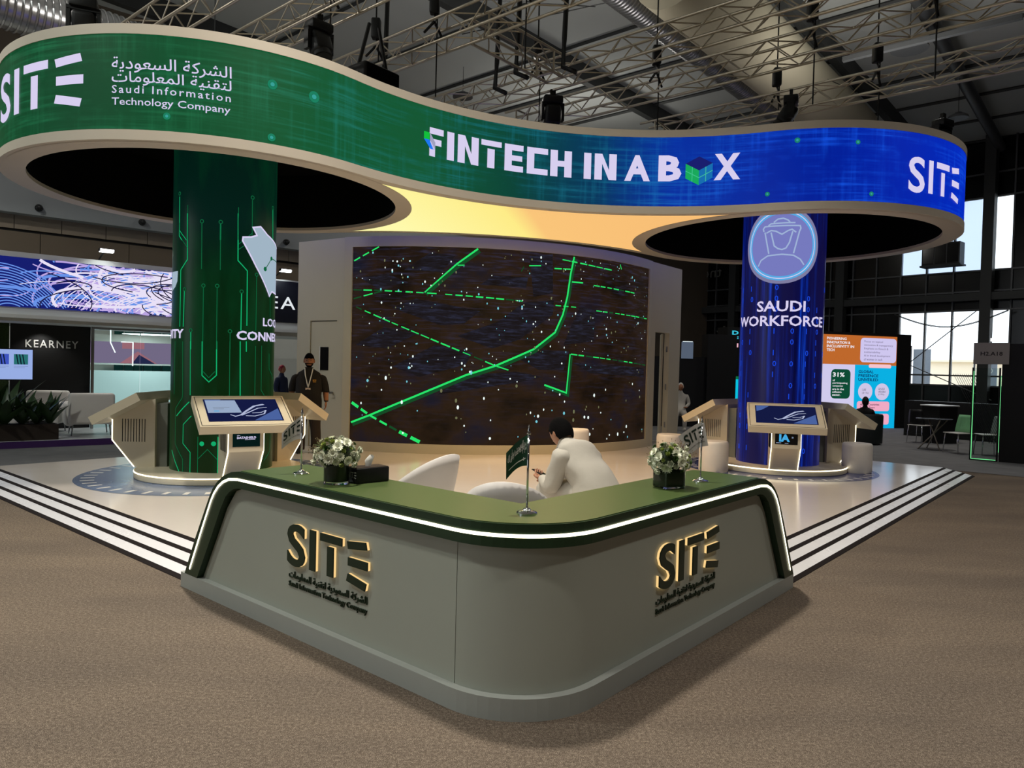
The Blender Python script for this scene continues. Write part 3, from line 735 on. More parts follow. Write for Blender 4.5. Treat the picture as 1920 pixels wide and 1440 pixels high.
def vase_of_flowers(label, a, b, seed, square):
    rnd = random.Random(seed)
    t = thing('flower_arrangement', label, 'flowers', BW(a, b, CT), 0.4, 'flower arrangements on the counter')
    W, Hh = 0.072, 0.115
    if square:
        v = MB(); v.bevbox((0, 0, Hh / 2), (W * 2, W * 2, Hh), 0.01, 3)
        obj('vase', v, X['glass'], t, True, 30)
        obj('leaf_lining', MB().bevbox((0, 0, Hh / 2 + 0.006), (W * 1.72, W * 1.72, Hh - 0.014), 0.008, 2), X['leaf_lining'], t)
    else:
        obj('vase', MB().lathe([(W, 0), (W * 1.02, 0.004), (W * 1.02, Hh)], 32), X['glass'], t, True, 30)
        obj('leaf_lining', MB().lathe([(W * 0.9, 0.016), (W * 0.9, Hh - 0.004)], 28), X['leaf_lining'], t, True, 30)
    cz = Hh + 0.055
    n = 60
    for i in range(n):
        ph = math.acos(1 - 1.62 * (i + 0.5) / n); th = i * 2.39996
        d = Vector((math.sin(ph) * math.cos(th), math.sin(ph) * math.sin(th), math.cos(ph)))
        r = 0.098 + rnd.uniform(-0.016, 0.02)
        p = Vector((d.x * r * 1.12, d.y * r * 1.12, cz + d.z * r * 0.86))
        kind = rnd.choices([0, 1, 2, 3], [5, 3, 2, 0.7])[0]
        me = (BL_MUM, BL_ROSE, BL_GREEN, BL_POM)[kind]
        M = Matrix.Translation(p) @ d.to_track_quat('Z', 'Y').to_matrix().to_4x4() @ Matrix.Rotation(rnd.uniform(0, 6), 4, 'Z') @ Matrix.Scale(rnd.uniform(0.8, 1.2), 4)
        inst(('chrysanthemum', 'rose', 'flower_bud', 'pompon')[kind], me, t, M)
    for i in range(16):
        th = rnd.uniform(0, 2 * pi); el = rnd.uniform(0.1, 1.2)
        M = Matrix.Translation((math.cos(th) * 0.06, math.sin(th) * 0.06, cz + 0.02)) @ Matrix.Rotation(th, 4, 'Z') @ Matrix.Rotation(-el, 4, 'Y') @ Matrix.Scale(rnd.uniform(0.9, 1.25), 4)
        inst('leaf', LF_SMALL, t, M)
    mb = MB()                      # fine gypsophila sprigs standing out of the bunch
    for i in range(90):
        th = rnd.gauss(0.4 if square else 3.0, 0.9); el = rnd.uniform(0.1, 1.1); r = rnd.uniform(0.115, 0.175)
        p = Vector((math.cos(th) * math.cos(el) * r, math.sin(th) * math.cos(el) * r, cz + math.sin(el) * r * 0.8))
        mb.ell(p, (0.0032,) * 3, 5, 3)
        mb.tube([p, Vector((p.x * 0.5, p.y * 0.5, cz))], 0.0006, 3)
    o = obj('sprigs', mb, X['sprig'], t); o['kind'] = 'stuff'
    obj('floral_foam', MB().lathe([(0.05, Hh - 0.01), (0.085, cz - 0.01), (0.07, cz + 0.05), (0.001, cz + 0.075)], 16), X['leaf_lining'], t, True)
X['leaf_lining'] = mat('dark_leaf_wrap', srgb(34, 48, 22), 0.5, var=0.25, vscale=20)
X['sprig'] = mat('dried_sprig', srgb(120, 106, 74), 0.8, var=0.2)
vase_of_flowers('white and green flowers in round glass vase beside tissue box', 3.56, 2.60, 3, False)
vase_of_flowers('white and green flowers in square glass vase near white flag', 2.14, 4.02, 11, True)

t = thing('tissue_box', 'black tissue box with a pulled tissue behind the round vase', 'tissue box', BW(3.505, 2.79, CT), BTH - 0.12)
obj('box_body', MB().bevbox((0, 0, 0.045), (0.225, 0.125, 0.09), 0.006, 2), X['black'], t, True, 30)
obj('box_lid', MB().box((0, 0, 0.0905), (0.215, 0.115, 0.003)), mat('brown_black_lid', srgb(38, 24, 18), 0.45, var=0.05), t)
mb = MB(); _r = random.Random(2)
for k in range(7):
    th = k * 0.9; mb.v += [(0.018 * math.cos(th), 0.010 * math.sin(th), 0.09), (0.028 * math.cos(th) + 0.006, 0.016 * math.sin(th), 0.128), (0.018 * math.cos(th + .3) + 0.022, 0.012 * math.sin(th), 0.152 + 0.012 * math.sin(k * 2.1))]
for k in range(6): mb.f += [(3 * k, 3 * k + 3, 3 * k + 4, 3 * k + 1), (3 * k + 1, 3 * k + 4, 3 * k + 5, 3 * k + 2)]
obj('tissue', mb, mat('white_tissue', srgb(224, 222, 214), 0.9, var=0.03), t, True)
for nm, bm in mark_letters(-0.03, 0.075, 0.03, 0.068):
    decal('printed_letter', bm, lambda u, v: (-0.1135, -u + 0.02, v), X['print_white'], t)

# ------------------------------------------------------------------ picture content as (degrees round the curved face, height) lists
L_TRACES= [[(-126.6, 3.691), (-126.0, 3.193), (-121.3, 3.138)], [(-112.4, 3.571), (-111.6, 3.132)], [(-94.1, 3.337), (-93.9, 3.129)], [(-73.9, 3.339), (-73.8, 3.139)], [(-55.5, 3.572), (-55.3, 3.16)], [(-39.7, 3.695), (-39.3, 3.219)], [(-5.4, 3.648), (-3.8, 3.252)], [(-125.5, 3.26), (-113.6, 3.133)], [(-126.5, 3.36), (-126.7, 3.205), (-111.9, 3.04)], [(-112.7, 3.467), (-111.6, 2.886), (-122.2, 2.759), (-122.3, 2.041)], [(-93.9, 3.332), (-93.6, 2.766)], [(-73.9, 3.343), (-73.5, 2.763)], [(-55.7, 3.496), (-55.1, 2.9), (-44.4, 2.781), (-43.8, 2.08)], [(-39.4, 3.344), (-39.3, 3.272), (-55.1, 3.103)], [(-48.8, 3.094), (-55.0, 3.037)], [(-115.5, 2.494), (-116.5, 2.041)], [(-91.1, 2.536), (-90.8, 1.76)], [(-76.4, 2.536), (-76.1, 1.764)], [(-50.5, 2.485), (-50.6, 2.015)], [(-32.6, 2.724), (-32.3, 2.027)], [(-8.6, 2.494), (-7.6, 2.219)], [(-105.4, 1.976), (-105.1, 1.756)], [(-62.2, 1.979), (-61.9, 1.77)], [(-105.8, 1.857), (-104.9, 1.178)], [(-91.5, 1.86), (-91.1, 1.432), (-83.5, 1.351), (-75.6, 1.437), (-76.0, 1.865)], [(-89.9, 1.48), (-83.6, 1.405), (-77.2, 1.484)], [(-62.2, 1.871), (-61.7, 1.182)], [(-51.1, 1.876), (-50.1, 1.182)], [(-32.2, 1.824), (-32.2, 1.186)], [(-23.1, 1.835), (-22.8, 1.246), (-16.8, 1.176)], [(-44.1, 1.88), (-43.9, 1.746)], [(-8.3, 1.734), (-7.6, 1.532), (6.3, 1.391)], [(-115.5, 1.185), (-116.2, 1.137), (-128.4, 0.998), (-128.2, 0.55), (-113.9, 0.358), (-113.5, 0.13)], [(-105.8, 1.094), (-126.0, 0.903)], [(-103.0, 0.916), (-114.0, 0.802), (-114.0, 0.562), (-103.7, 0.455), (-103.6, 0.138)], [(-94.6, 0.657), (-94.3, 0.143)], [(-72.7, 0.661), (-72.6, 0.145)], [(-94.1, 0.376), (-83.8, 0.499), (-72.9, 0.367)], [(-1.2, 0.628), (-1.8, 0.425), (-15.4, 0.316)], [(-136.8, 0.456), (-118.9, 0.185)], [(-132.1, 1.855), (-132.4, 1.178)], [(-116.9, 1.856), (-115.5, 1.185)]]
L_RINGS= [(-126.7, 3.729), (-94.0, 3.362), (-73.8, 3.364), (-39.5, 3.726), (-5.5, 3.674), (-115.5, 2.512), (-91.2, 2.559), (-76.4, 2.562), (-50.5, 2.511), (-32.6, 2.748), (-105.5, 1.994), (-62.3, 1.999), (-90.1, 0.569), (-77.4, 0.571)]
L_SHAPE= [(-38.5, 3.346), (-28.2, 3.375), (-17.0, 3.291), (8.4, 3.196), (15.3, 3.164), (13.6, 2.544), (-5.1, 2.561), (-10.8, 2.494), (-33.9, 2.856), (-50.5, 3.157), (-50.0, 3.203), (-40.6, 3.219), (-33.1, 3.253)]
L_MOL= [(-20.2, 2.84), (-8.0, 2.997), (12.9, 2.98)]
R_ICON= [[(-137.6, 3.876), (-138.7, 3.92), (-136.3, 3.953), (-89.8, 3.947), (-88.8, 3.906), (-90.5, 3.86)], [(-136.1, 3.864), (-129.7, 3.522)], [(-90.5, 3.86), (-97.5, 3.518)], [(-127.5, 3.854), (-122.8, 3.641), (-117.8, 3.596), (-112.5, 3.578), (-107.4, 3.602), (-103.3, 3.684), (-99.4, 3.859)], [(-134.1, 3.851), (-127.5, 3.885), (-121.2, 3.869), (-113.1, 3.816), (-105.5, 3.87), (-100.4, 3.89), (-94.9, 3.843)], [(-144.8, 3.338), (-140.8, 3.428), (-131.0, 3.492), (-112.3, 3.505), (-97.4, 3.487), (-88.2, 3.427), (-82.7, 3.342)], [(-131.5, 3.963), (-127.9, 3.99), (-96.3, 3.992)], [(-124.3, 4.007), (-119.1, 4.054), (-112.1, 4.064), (-106.0, 4.035), (-103.3, 4.003)]]
S_ROADS= [[(-109.0, 0.594), (-104.7, 0.736), (-95.5, 1.073), (-84.5, 1.483), (-78.4, 1.657), (-70.2, 1.967), (-65.3, 2.283), (-63.5, 2.609), (-62.5, 2.934), (-61.8, 3.354), (-61.0, 3.664)], [(-109.1, 0.956), (-104.7, 0.736), (-98.3, 0.477), (-93.4, 0.29)], [(-108.5, 2.637), (-100.4, 2.37), (-90.0, 2.031), (-83.1, 1.81), (-78.4, 1.657), (-75.2, 1.579)], [(-109.3, 2.934), (-102.1, 2.916), (-90.8, 2.877)], [(-109.2, 2.772), (-102.1, 2.916)], [(-89.3, 2.871), (-72.5, 2.804)], [(-93.4, 2.894), (-86.9, 3.398), (-82.6, 3.673)], [(-86.9, 3.376), (-85.1, 3.382)], [(-65.5, 2.765), (-59.7, 2.757)], [(-54.7, 2.725), (-34.7, 2.682)], [(-61.4, 1.905), (-34.9, 1.751)], [(-61.4, 1.905), (-62.1, 1.202), (-67.5, 1.341)], [(-71.9, 3.431), (-68.7, 3.45)], [(-66.0, 3.421), (-61.8, 3.434)], [(-64.1, 3.592), (-55.1, 3.535), (-50.1, 3.512)], [(-61.7, 3.21), (-58.4, 3.21)], [(-55.7, 3.187), (-41.2, 3.146)], [(-109.2, 3.435), (-103.1, 3.689)], [(-73.4, 3.314), (-72.7, 3.427)], [(-47.4, 3.654), (-46.7, 3.543)]]
S_BLOCKS= [[(-100.4, 2.624), (-95.2, 2.783), (-81.9, 2.599), (-85.1, 2.375), (-89.9, 2.333)], [(-86.5, 2.156), (-78.1, 2.426), (-72.5, 2.789), (-65.7, 2.852), (-65.9, 2.598), (-73.4, 2.13), (-79.1, 1.959)], [(-99.8, 1.604), (-90.9, 1.993), (-83.2, 1.872), (-84.6, 1.668), (-94.1, 1.432)], [(-90.3, 1.132), (-83.8, 1.484), (-74.0, 1.566), (-68.0, 1.483), (-73.2, 1.38), (-80.8, 1.274)], [(-73.3, 1.786), (-68.2, 1.957), (-61.7, 1.959), (-62.9, 1.619), (-68.9, 1.608)], [(-61.4, 2.394), (-59.2, 2.759), (-54.7, 2.751), (-55.0, 2.159), (-63.1, 2.067)], [(-60.7, 1.752), (-35.8, 1.696), (-35.7, 1.518), (-55.7, 1.566)], [(-97.9, 3.272), (-92.4, 3.584), (-87.3, 3.534), (-90.1, 3.252)], [(-82.0, 3.06), (-79.1, 3.225), (-71.8, 3.229), (-72.2, 3.04)], [(-71.6, 3.605), (-66.3, 3.671), (-66.0, 2.978), (-70.5, 2.892)], [(-107.8, 3.152), (-101.4, 3.21), (-96.8, 3.058), (-103.7, 2.963)], [(-108.3, 1.963), (-101.9, 2.282), (-95.0, 2.169), (-101.0, 1.912)]]

# ------------------------------------------------------------------ LED columns on round plinths with kiosks
RCOL = 0.645
def led_column(label, cx, cy, m_):
    t = thing('led_column', label, 'column', (cx, cy, PZ), 0)
    mb = MB(); n = 72; mb.uv = []
    for z in (0.10, 4.62):
        for k in range(n + 1):
            th = 2 * pi * k / n; mb.v.append((RCOL * math.cos(th), RCOL * math.sin(th), z)); mb.uv.append((th * RCOL, z))
    mb.f = [(k, k + 1, n + 2 + k, n + 1 + k) for k in range(n)]
    obj('led_skin', mb, m_, t, True)
    pl = MB().lathe([(1.05, 0.0), (1.06, 0.01), (1.06, 0.085), (1.052, 0.10), (0.60, 0.10)], 64)
    p = obj('plinth', pl, X['kiosk'], t, True, 30)
    lp = MB()
    for q in range(64):
        a0, a1 = 2 * pi * q / 64, 2 * pi * (q + 1) / 64
        lp.add([(1.064 * math.cos(a0), 1.064 * math.sin(a0), 0.078), (1.064 * math.cos(a1), 1.064 * math.sin(a1), 0.078), (1.058 * math.cos(a1), 1.058 * math.sin(a1), 0.092), (1.058 * math.cos(a0), 1.058 * math.sin(a0), 0.092)], [(0, 1, 2, 3)])
    obj('plinth_led', lp, X['led_warm'], p)
    return t
colG = led_column('green LED column with circuit traces under the left canopy ring', CLX, CLY, X['col_green'])
colB = led_column('blue LED column with round badge under the right canopy ring', CRX, CRY, X['col_blue'])
def cylmap(r):                # arc metres, world height -> local point on the column
    return lambda s, z: (r * math.cos(s / RCOL), r * math.sin(s / RCOL), z - PZ)
D2S = lambda d: math.radians(d) * RCOL
tr = []; trd = []
for i, pl in enumerate(L_TRACES):
    path = [(D2S(d), z) for d, z in pl]
    (tr if i % 3 == 0 or i in (7, 23, 24, 33, 34) else trd).extend(stroke(path, 0.013 if i % 3 == 0 else 0.009))
for d, z in L_RINGS[:-2]: trd.extend(ring((D2S(d), z), 0.016, 0.026, 16))
for d, z in L_RINGS[-2:]: tr.extend(disc((D2S(d), z), 0.03))
decal('picture_traces', poly_bm(tr), cylmap(RCOL + 0.004), X['trace'], colG, 0.08)
decal('picture_faint_traces', poly_bm(trd), cylmap(RCOL + 0.004), X['trace_dim'], colG, 0.08)
X['shape_fill'] = glow('pale_blue_led_shape', srgb(160, 180, 196), 1.0)
decal('picture_map_shape', poly_bm([[(D2S(d), z) for d, z in L_SHAPE]]), cylmap(RCOL + 0.004), X['shape_fill'], colG, 0.05)
decal('picture_map_outline', poly_bm(stroke([(D2S(d), z) for d, z in L_SHAPE], 0.02, closed=True)), cylmap(RCOL + 0.007), X['text_led'], colG, 0.05)
decal('picture_molecule', poly_bm(stroke([(D2S(d), z) for d, z in L_MOL], 0.012) + disc((D2S(L_MOL[0][0]), L_MOL[0][1]), 0.03) + disc((D2S(L_MOL[1][0]), L_MOL[1][1]), 0.028)), cylmap(RCOL + 0.010), X['trace_dim'], colG, 0.05)
decal('picture_lettering', merge(text_bm('CONNECTIVITY', (D2S(-55.5), D2S(68), 1.893, 2.012), bold=0.03), text_bm('LOCAL', (D2S(-22), D2S(33), 2.09, 2.20), bold=0.02),
      text_bm('CONNECTIVITY', (D2S(-239), D2S(-115.5), 1.893, 2.012), bold=0.03)), cylmap(RCOL + 0.007), X['text_led'], colG, 0.05)
decal('picture_map_shape', poly_bm([[(D2S(d), z) for d, z in [(-146, 2.75), (-128, 2.75), (-129, 2.62), (-134, 2.55), (-146, 2.5)]]]), cylmap(RCOL + 0.004), X['shape_fill'], colG, 0.05)
# blue column: badge, icon, words, binary rain
bx, bz_ = D2S(-113.5), 3.65
X['badge'] = glow('lavender_badge', srgb(118, 122, 190), 1.0); X['badge_ring'] = glow('cyan_badge_ring', srgb(86, 168, 226), 1.0); X['badge_edge'] = glow('grey_badge_edge', srgb(126, 124, 160), 1.0)
X['icon_line'] = glow('pale_icon_line', srgb(158, 178, 214), 1.0)
decal('picture_badge', poly_bm(disc((bx, bz_), 0.56, 48)), cylmap(RCOL + 0.004), X['badge'], colB, 0.05)
decal('picture_badge_edge', poly_bm(ring((bx, bz_), 0.55, 0.603, 64)), cylmap(RCOL + 0.006), X['badge_edge'], colB, 0.05)
decal('picture_badge_ring', poly_bm(ring((bx, bz_), 0.485, 0.552, 64)), cylmap(RCOL + 0.008), X['badge_ring'], colB, 0.05)
decal('picture_badge_glint', poly_bm(ring((bx, bz_), 0.513, 0.526, 64)), cylmap(RCOL + 0.010), X['text_led'], colB, 0.05)
decal('picture_icon', poly_bm([q for p in R_ICON for q in stroke([(D2S(d), z) for d, z in p], 0.022)]), cylmap(RCOL + 0.010), X['icon_line'], colB, 0.05)
decal('picture_lettering', merge(text_bm('SAUDI', (D2S(-145), D2S(-78), 2.615, 2.785), bold=0.02), text_bm('WORKFORCE', (D2S(-184), D2S(-41), 2.39, 2.555), bold=0.02)), cylmap(RCOL + 0.006), X['text_led'], colB, 0.05)
bins = []; _r = random.Random(4)
for d in (-178, -157, -76, -58, -120, -98, -36):
    for k in range(16):
        if _r.random() < 0.55: bins.append(text_bm(_r.choice('0110'), (D2S(d), D2S(d) + 0.05, 0.4 + k * 0.17, 0.4 + k * 0.17 + 0.085), bold=0.01, keep=True))
decal('picture_binary_digits', merge(*bins), cylmap(RCOL + 0.004), glow('blue_digit', srgb(26, 70, 214), 1.0), colB)

X['disp_blue'] = glow('display_navy', srgb(20, 26, 66), 1.0); X['disp_mid'] = glow('display_haze', srgb(74, 98, 158), 1.0)
X['disp_pale'] = glow('display_pale_window', srgb(150, 168, 196), 1.0); X['disp_mark'] = glow('display_silver_mark', srgb(176, 184, 214), 1.0)
X['disp_cyan'] = glow('display_cyan', srgb(70, 170, 225), 1.0); X['disp_green'] = glow('display_green_black', srgb(6, 26, 24), 1.0)
def kiosk(label, cx, cy, ang, front, word):
    t = thing('kiosk', label, 'kiosk', (cx, cy, PZ + 0.10), math.radians(ang), 'touch kiosks around the columns')
    # local x outward, z measured from the plinth top
    prof = [(.80, 0), (1.06, 0), (1.345, .35), (1.345, .63), (.95, .86), (.80, .90)]
    YM = Matrix(((1, 0, 0, 0), (0, 0, 1, 0), (0, 1, 0, 0), (0, 0, 0, 1)))
    body = obj('body', MB().prism(prof, -0.205, 0.205, YM), X['kiosk'], t)
    for s in (-1, 1):
        lp = stroke([(1.345, .62), (1.345, .35), (1.06, 0.0)], 0.012)
        mb = MB()
        for q in lp: mb.add([(p[0] + 0.004, s * 0.209, p[1]) for p in q] + [(p[0] + 0.004, s * 0.199, p[1]) for p in q], [(0, 1, 2, 3), (7, 6, 5, 4), (0, 4, 5, 1), (2, 6, 7, 3)])
        obj('edge_led', mb, X['led_warm'], t)
        for k in range(9):
            obj('vent_slot', MB().box((0.93 + k * 0.036, s * 0.206, 0.48), (0.008, 0.004, 0.30)), X['slot'], body)
        obj('lock', MB().cyl((1.15, s * 0.205, 0.62), (1.15, s * 0.212, 0.62), 0.008), X['steel'], body)
    obj('recess_panel', MB().box((0.735, 0, 0.42), (0.14, 0.30, 0.84)), X['kiosk_dark'], t)
    # slab: tilted desk with frame and display
    c0 = Vector((0.90, 0, 0.99)); c1 = Vector((1.49, 0, 0.665)); d = (c1 - c0); L = d.length
    ax = d.normalized(); up = Vector((0, 1, 0)).cross(ax) * -1.0
    if up.z < 0: up = -up
    R = Matrix((ax, Vector((0, 1, 0)), up)).transposed()
    mid = (c0 + c1) / 2
    slab = obj('desk_slab', MB().box(mid - up * 0.055, (L, 1.08, 0.11), R), X['kiosk'], t)
    S = lambda x, y, h=0.0: mid + ax * x + Vector((0, y, 0)) + up * h          # x down the slope, y across
    for x0, x1, y0, y1 in ((-L / 2 + .02, -L / 2 + .028, -.52, .52), (L / 2 - .028, L / 2 - .02, -.52, .52), (-L / 2 + .02, L / 2 - .02, -.52, -.512), (-L / 2 + .02, L / 2 - .02, .512, .52)):
        obj('trim_groove', MB().add([S(x0, y0, .001), S(x1, y0, .001), S(x1, y1, .001), S(x0, y1, .001)], [(0, 1, 2, 3)]), X['slot'], slab)
    dx0, dx1, dy = -L / 2 + .085, L / 2 - .10, 0.43
    scr = obj('display', MB().add([S(dx0, -dy, .004), S(dx1, -dy, .004), S(dx1, dy, .004), S(dx0, dy, .004)], [(0, 1, 2, 3)]), X['disp_blue'], t)
    hh = dx1 - dx0
    G = lambda u, v, h=0.006: S(dx1 - v * hh, -dy + u * 2 * dy, h)      # u left..right seen from the front, v bottom..top
    if front:
        sw = [stroke([(0.30, .28), (.36, .20), (.44, .26), (.52, .42), (.66, .66), (.80, .74)], .02, .05), stroke([(.44, .24), (.56, .38), (.70, .56), (.83, .60)], .03, .02),
              stroke([(.50, .22), (.62, .20), (.76, .30), (.80, .46)], .03, .02), stroke([(.60, .34), (.72, .36), (.80, .46)], .025, .015)]
        decal('display_mark', poly_bm([q for s_ in sw for q in s_]), lambda u, v: G(u, v, .008), X['disp_mark'], scr)
        decal('display_haze', poly_bm([[(.60, .02), (.98, .02), (.98, .55), (.80, .30)]] + [[(.02, .98), (.24, .98), (.10, .72), (.02, .66)]]), lambda u, v: G(u, v, .006), X['disp_mid'], scr)
        if word == 'DATASHIELD':
            decal('display_window', poly_bm([[(.02, .36), (.46, .36), (.42, .93), (.02, .93)]]), lambda u, v: G(u, v, .010), X['disp_pale'], scr)
            decal('display_text_lines', poly_bm([rect(.10, .32, .60, .612), rect(.10, .24, .53, .542)]), lambda u, v: G(u, v, .011), mat('grey_text_line', srgb(90, 100, 116), 0.8), scr)
            decal('display_button', poly_bm([rect(.10, .17, .42, .455)]), lambda u, v: G(u, v, .011), X['disp_cyan'], scr)
        # small front panel with its own screen
        obj('front_frame', MB().box((1.352, 0, .49), (.022, .40, .29)), X['kiosk'], t)
        ss = obj('small_screen', MB().box((1.365, 0, .505), (.004, .315, .20)), X['disp_green'] if word == 'DATASHIELD' else X['black_gloss'], t)
        if word == 'DATASHIELD':
            decal('screen_word', merge(text_bm(word, (-.11, .11, .50, .528), bold=.03), text_bm('site', (-.11, -.075, .536, .548), bold=.02), poly_bm([rect(-.02, .10, .487, .492)])), lambda u, v: (1.3685, u, v), X['text_led'], ss)
        else:
            decal('screen_word', merge(text_bm(word, (-.10, .05, .445, .555), bold=.05)), lambda u, v: (1.3685, u, v), X['disp_cyan'], ss)
            decal('screen_caption', merge(text_bm('IA', (.075, .10, .50, .525), bold=.02), poly_bm([rect(-.14, -.07, .424, .431), rect(-.02, .03, .42, .427)])), lambda u, v: (1.3685, u, v), X['disp_pale'], ss)
    return t
kiosk('cream touch kiosk with data shield screen in front of green column', CLX, CLY, -57, True, 'DATASHIELD')
kiosk('cream kiosk with vent slots on the far side of green column', CLX, CLY, 183, False, None)
kiosk('cream kiosk behind green column, nearest the standing man', CLX, CLY, 63, False, None)
kiosk('cream touch kiosk in front of the blue column', CRX, CRY, -105, True, 'IA')
kiosk('cream kiosk behind pouf at blue column, facing the screen wall', CRX, CRY, 135, False, None)
kiosk('cream kiosk at blue column, facing the windows', CRX, CRY, 15, False, None)
def pouf(label, x, y, h=0.47, r=0.225):
    t = tag(obj('pouf', MB().lathe([(r * .95, 0), (r, .02), (r, h - .05), (r * .97, h - .015), (r * .9, h), (.001, h + .004)], 36, (0, 0, 0)), X['white_leather'], None, True, 40), label, 'pouf', 'white poufs')
    t.location = (x, y, PZ); return t
pouf('white round pouf at the window side of blue column', 5.55, 11.62)
pouf('white round pouf in front of kiosk beside the white flag', 3.18, 11.35)
pouf('white round pouf in front of the big screen, behind seated man', 1.06, 11.9, 0.56)
pouf('white round pouf partly hidden by flowers and white flag', 2.72, 12.4)

# ------------------------------------------------------------------ canopy
can = thing('led_canopy', 'figure-eight LED canopy with green to blue ribbon', 'canopy', (0, 0, 0), 0)
def outline(r=2.5, wf=0.97, wb=1.33, m=0.0):
    cL, cR = Vector((CLX, CLY)), Vector((CRX, CRY)); d = cR - cL; L = d.length; e = d / L; nf = Vector((e.y, -e.x)); h = L / 2; mid = (cL + cR) / 2
    rho = lambda w: (h * h + w * w - r * r) / (2 * (r - w))
    rf, rb = rho(wf), rho(wb); Of = mid + nf * (rf + wf); Ob = mid - nf * (rb + wb)
    an = lambda v: math.atan2(v.y, v.x)
    P = []; lin = lambda a, b, n: [a + (b - a) * i / (n - 1) for i in range(n)]
    C = lambda c, q, t: Vector((c.x + q * math.cos(t), c.y + q * math.sin(t)))
    P += [C(cL, r, t) for t in lin(pi, an(Of - cL) % (2 * pi), 40)]
    P += [C(Of, rf, t) for t in lin(an(cL - Of), an(cR - Of), 40)[1:]]
    P += [C(cR, r, t) for t in lin(an(Of - cR) % (2 * pi) - 2 * pi, an(Ob - cR) % (2 * pi), 80)[1:]]
    P += [C(Ob, rb, t) for t in lin(an(cR - Ob) % (2 * pi), an(cL - Ob) % (2 * pi), 40)[1:]]
    P += [C(cL, r, t) for t in lin(an(Ob - cL) % (2 * pi), pi, 40)[1:-1]]
    return P, (cL, cR, Of, rf, Ob, rb)
OP, (cL, cR, Of, rf_, Ob, rb_) = outline()
NO = len(OP); SO = [0.0]
for i in range(NO): SO.append(SO[-1] + (OP[(i + 1) % NO] - OP[i]).length)
def onorm(i):
    d = OP[(i + 1) % NO] - OP[i - 1]; return Vector((d.y, -d.x)).normalized()
def at_s(s, z, off=0.012):
    s = max(0.0, min(SO[-1] - 1e-6, s))
    lo, hi = 0, NO
    while hi - lo > 1:
        md = (lo + hi) // 2
        if SO[md] <= s: lo = md
        else: hi = md
    w = (s - SO[lo]) / (SO[lo + 1] - SO[lo]); p = OP[lo] + (OP[(lo + 1) % NO] - OP[lo]) * w
    n = (onorm(lo) * (1 - w) + onorm((lo + 1) % NO) * w).normalized()
    return (p.x + n.x * off, p.y + n.y * off, z)
def ribbon(name, z0, z1, off, m_, uv=False):
    mb = MB(); mb.uv = [] if uv else None
    for i in range(NO + 1):
        p = OP[i % NO]; n = onorm(i % NO)
        for z in (z0, z1):
            mb.v.append((p.x + n.x * off, p.y + n.y * off, z))
            if uv: mb.uv.append((SO[i], z))
    mb.f = [(2 * i, 2 * i + 2, 2 * i + 3, 2 * i + 1) for i in range(NO)]
    return obj(name, mb, m_, can, True)
ribbon('led_ribbon', 3.90, 4.845, 0.004, X['fascia'], True)
def rim(name, z0, z1, o0, o1):
    mb = MB()
    for i in range(NO):
        p = OP[i]; n = onorm(i)
        for o_, z in ((o0, z0), (o1, z0), (o1, z1), (o0, z1)): mb.v.append((p.x + n.x * o_, p.y + n.y * o_, z))
    for i in range(NO):
        j = (i + 1) % NO
        for k in range(4): mb.f.append((4 * i + k, 4 * j + k, 4 * j + (k + 1) % 4, 4 * i + (k + 1) % 4))
    return obj(name, mb, X['beige'], can, True, 40)
rim('upper_rim', 4.845, 4.945, -0.25, 0.012); rim('lower_rim', 3.80, 3.90, -0.12, 0.012)
mb = MB(); mb.add([(p.x, p.y, 4.90) for p in OP], [tuple(range(NO))]); obj('roof_skin', mb, X['beige'], can)
for c, nm in ((cL, 'left'), (cR, 'right')):
    mb = MB(); n = 96
    for k in range(n):
        t = 2 * pi * k / n
        for r, z in ((2.46, 3.797), (2.24, 3.797), (2.24, 3.84)): mb.v.append((c.x + r * math.cos(t), c.y + r * math.sin(t), z))
    for k in range(n):
        j = (k + 1) % n
        mb.f += [(3 * k, 3 * k + 1, 3 * j + 1, 3 * j), (3 * k + 1, 3 * k + 2, 3 * j + 2, 3 * j + 1)]
    obj('ring_soffit', mb, X['beige'], can)
    mb = MB().lathe([(2.245, 3.835), (2.245, 4.7), (0.001, 4.72)], 72, (c.x, c.y, 0)); mb.f = [f for f in mb.f if len(f) <= 4]
    obj('black_recess', mb, X['soffit_black'], can, True, 40)
# flat soffit between the rings and the luminous stretch ceiling in it
def circ_x(c0, r0, c1, r1, pick):
    d = (c1 - c0).length; a = (r0 * r0 - r1 * r1 + d * d) / (2 * d); h = math.sqrt(max(0, r0 * r0 - a * a)); e = (c1 - c0) / d
    p = c0 + e * a; q = Vector((-e.y, e.x)) * h
    return max((p + q, p - q), key=pick)
def waist(mr, mf, mbk):
    midp = (cL + cR) / 2
    near = lambda p: -(p - midp).length
    A = circ_x(cL, mr, Of, rf_ + mf, near); B = circ_x(cR, mr, Of, rf_ + mf, near); C_ = circ_x(cR, mr, Ob, rb_ + mbk, near); D = circ_x(cL, mr, Ob, rb_ + mbk, near)
    an = lambda c, p: math.atan2(p.y - c.y, p.x - c.x)
    def arc(c, r, p, q, n=24):
        a0, a1 = an(c, p), an(c, q)
        dlt = (a1 - a0 + pi) % (2 * pi) - pi
        return [Vector((c.x + r * math.cos(a0 + dlt * i / n), c.y + r * math.sin(a0 + dlt * i / n))) for i in range(n)]
    return arc(Of, rf_ + mf, A, B, 32) + arc(cR, mr, B, C_) + arc(Ob, rb_ + mbk, C_, D, 32) + arc(cL, mr, D, A)
wp = waist(2.30, 0.0, 0.0); obj('waist_soffit', MB().add([(p.x, p.y, 3.812) for p in wp], [tuple(range(len(wp)))]), X['beige'], can)
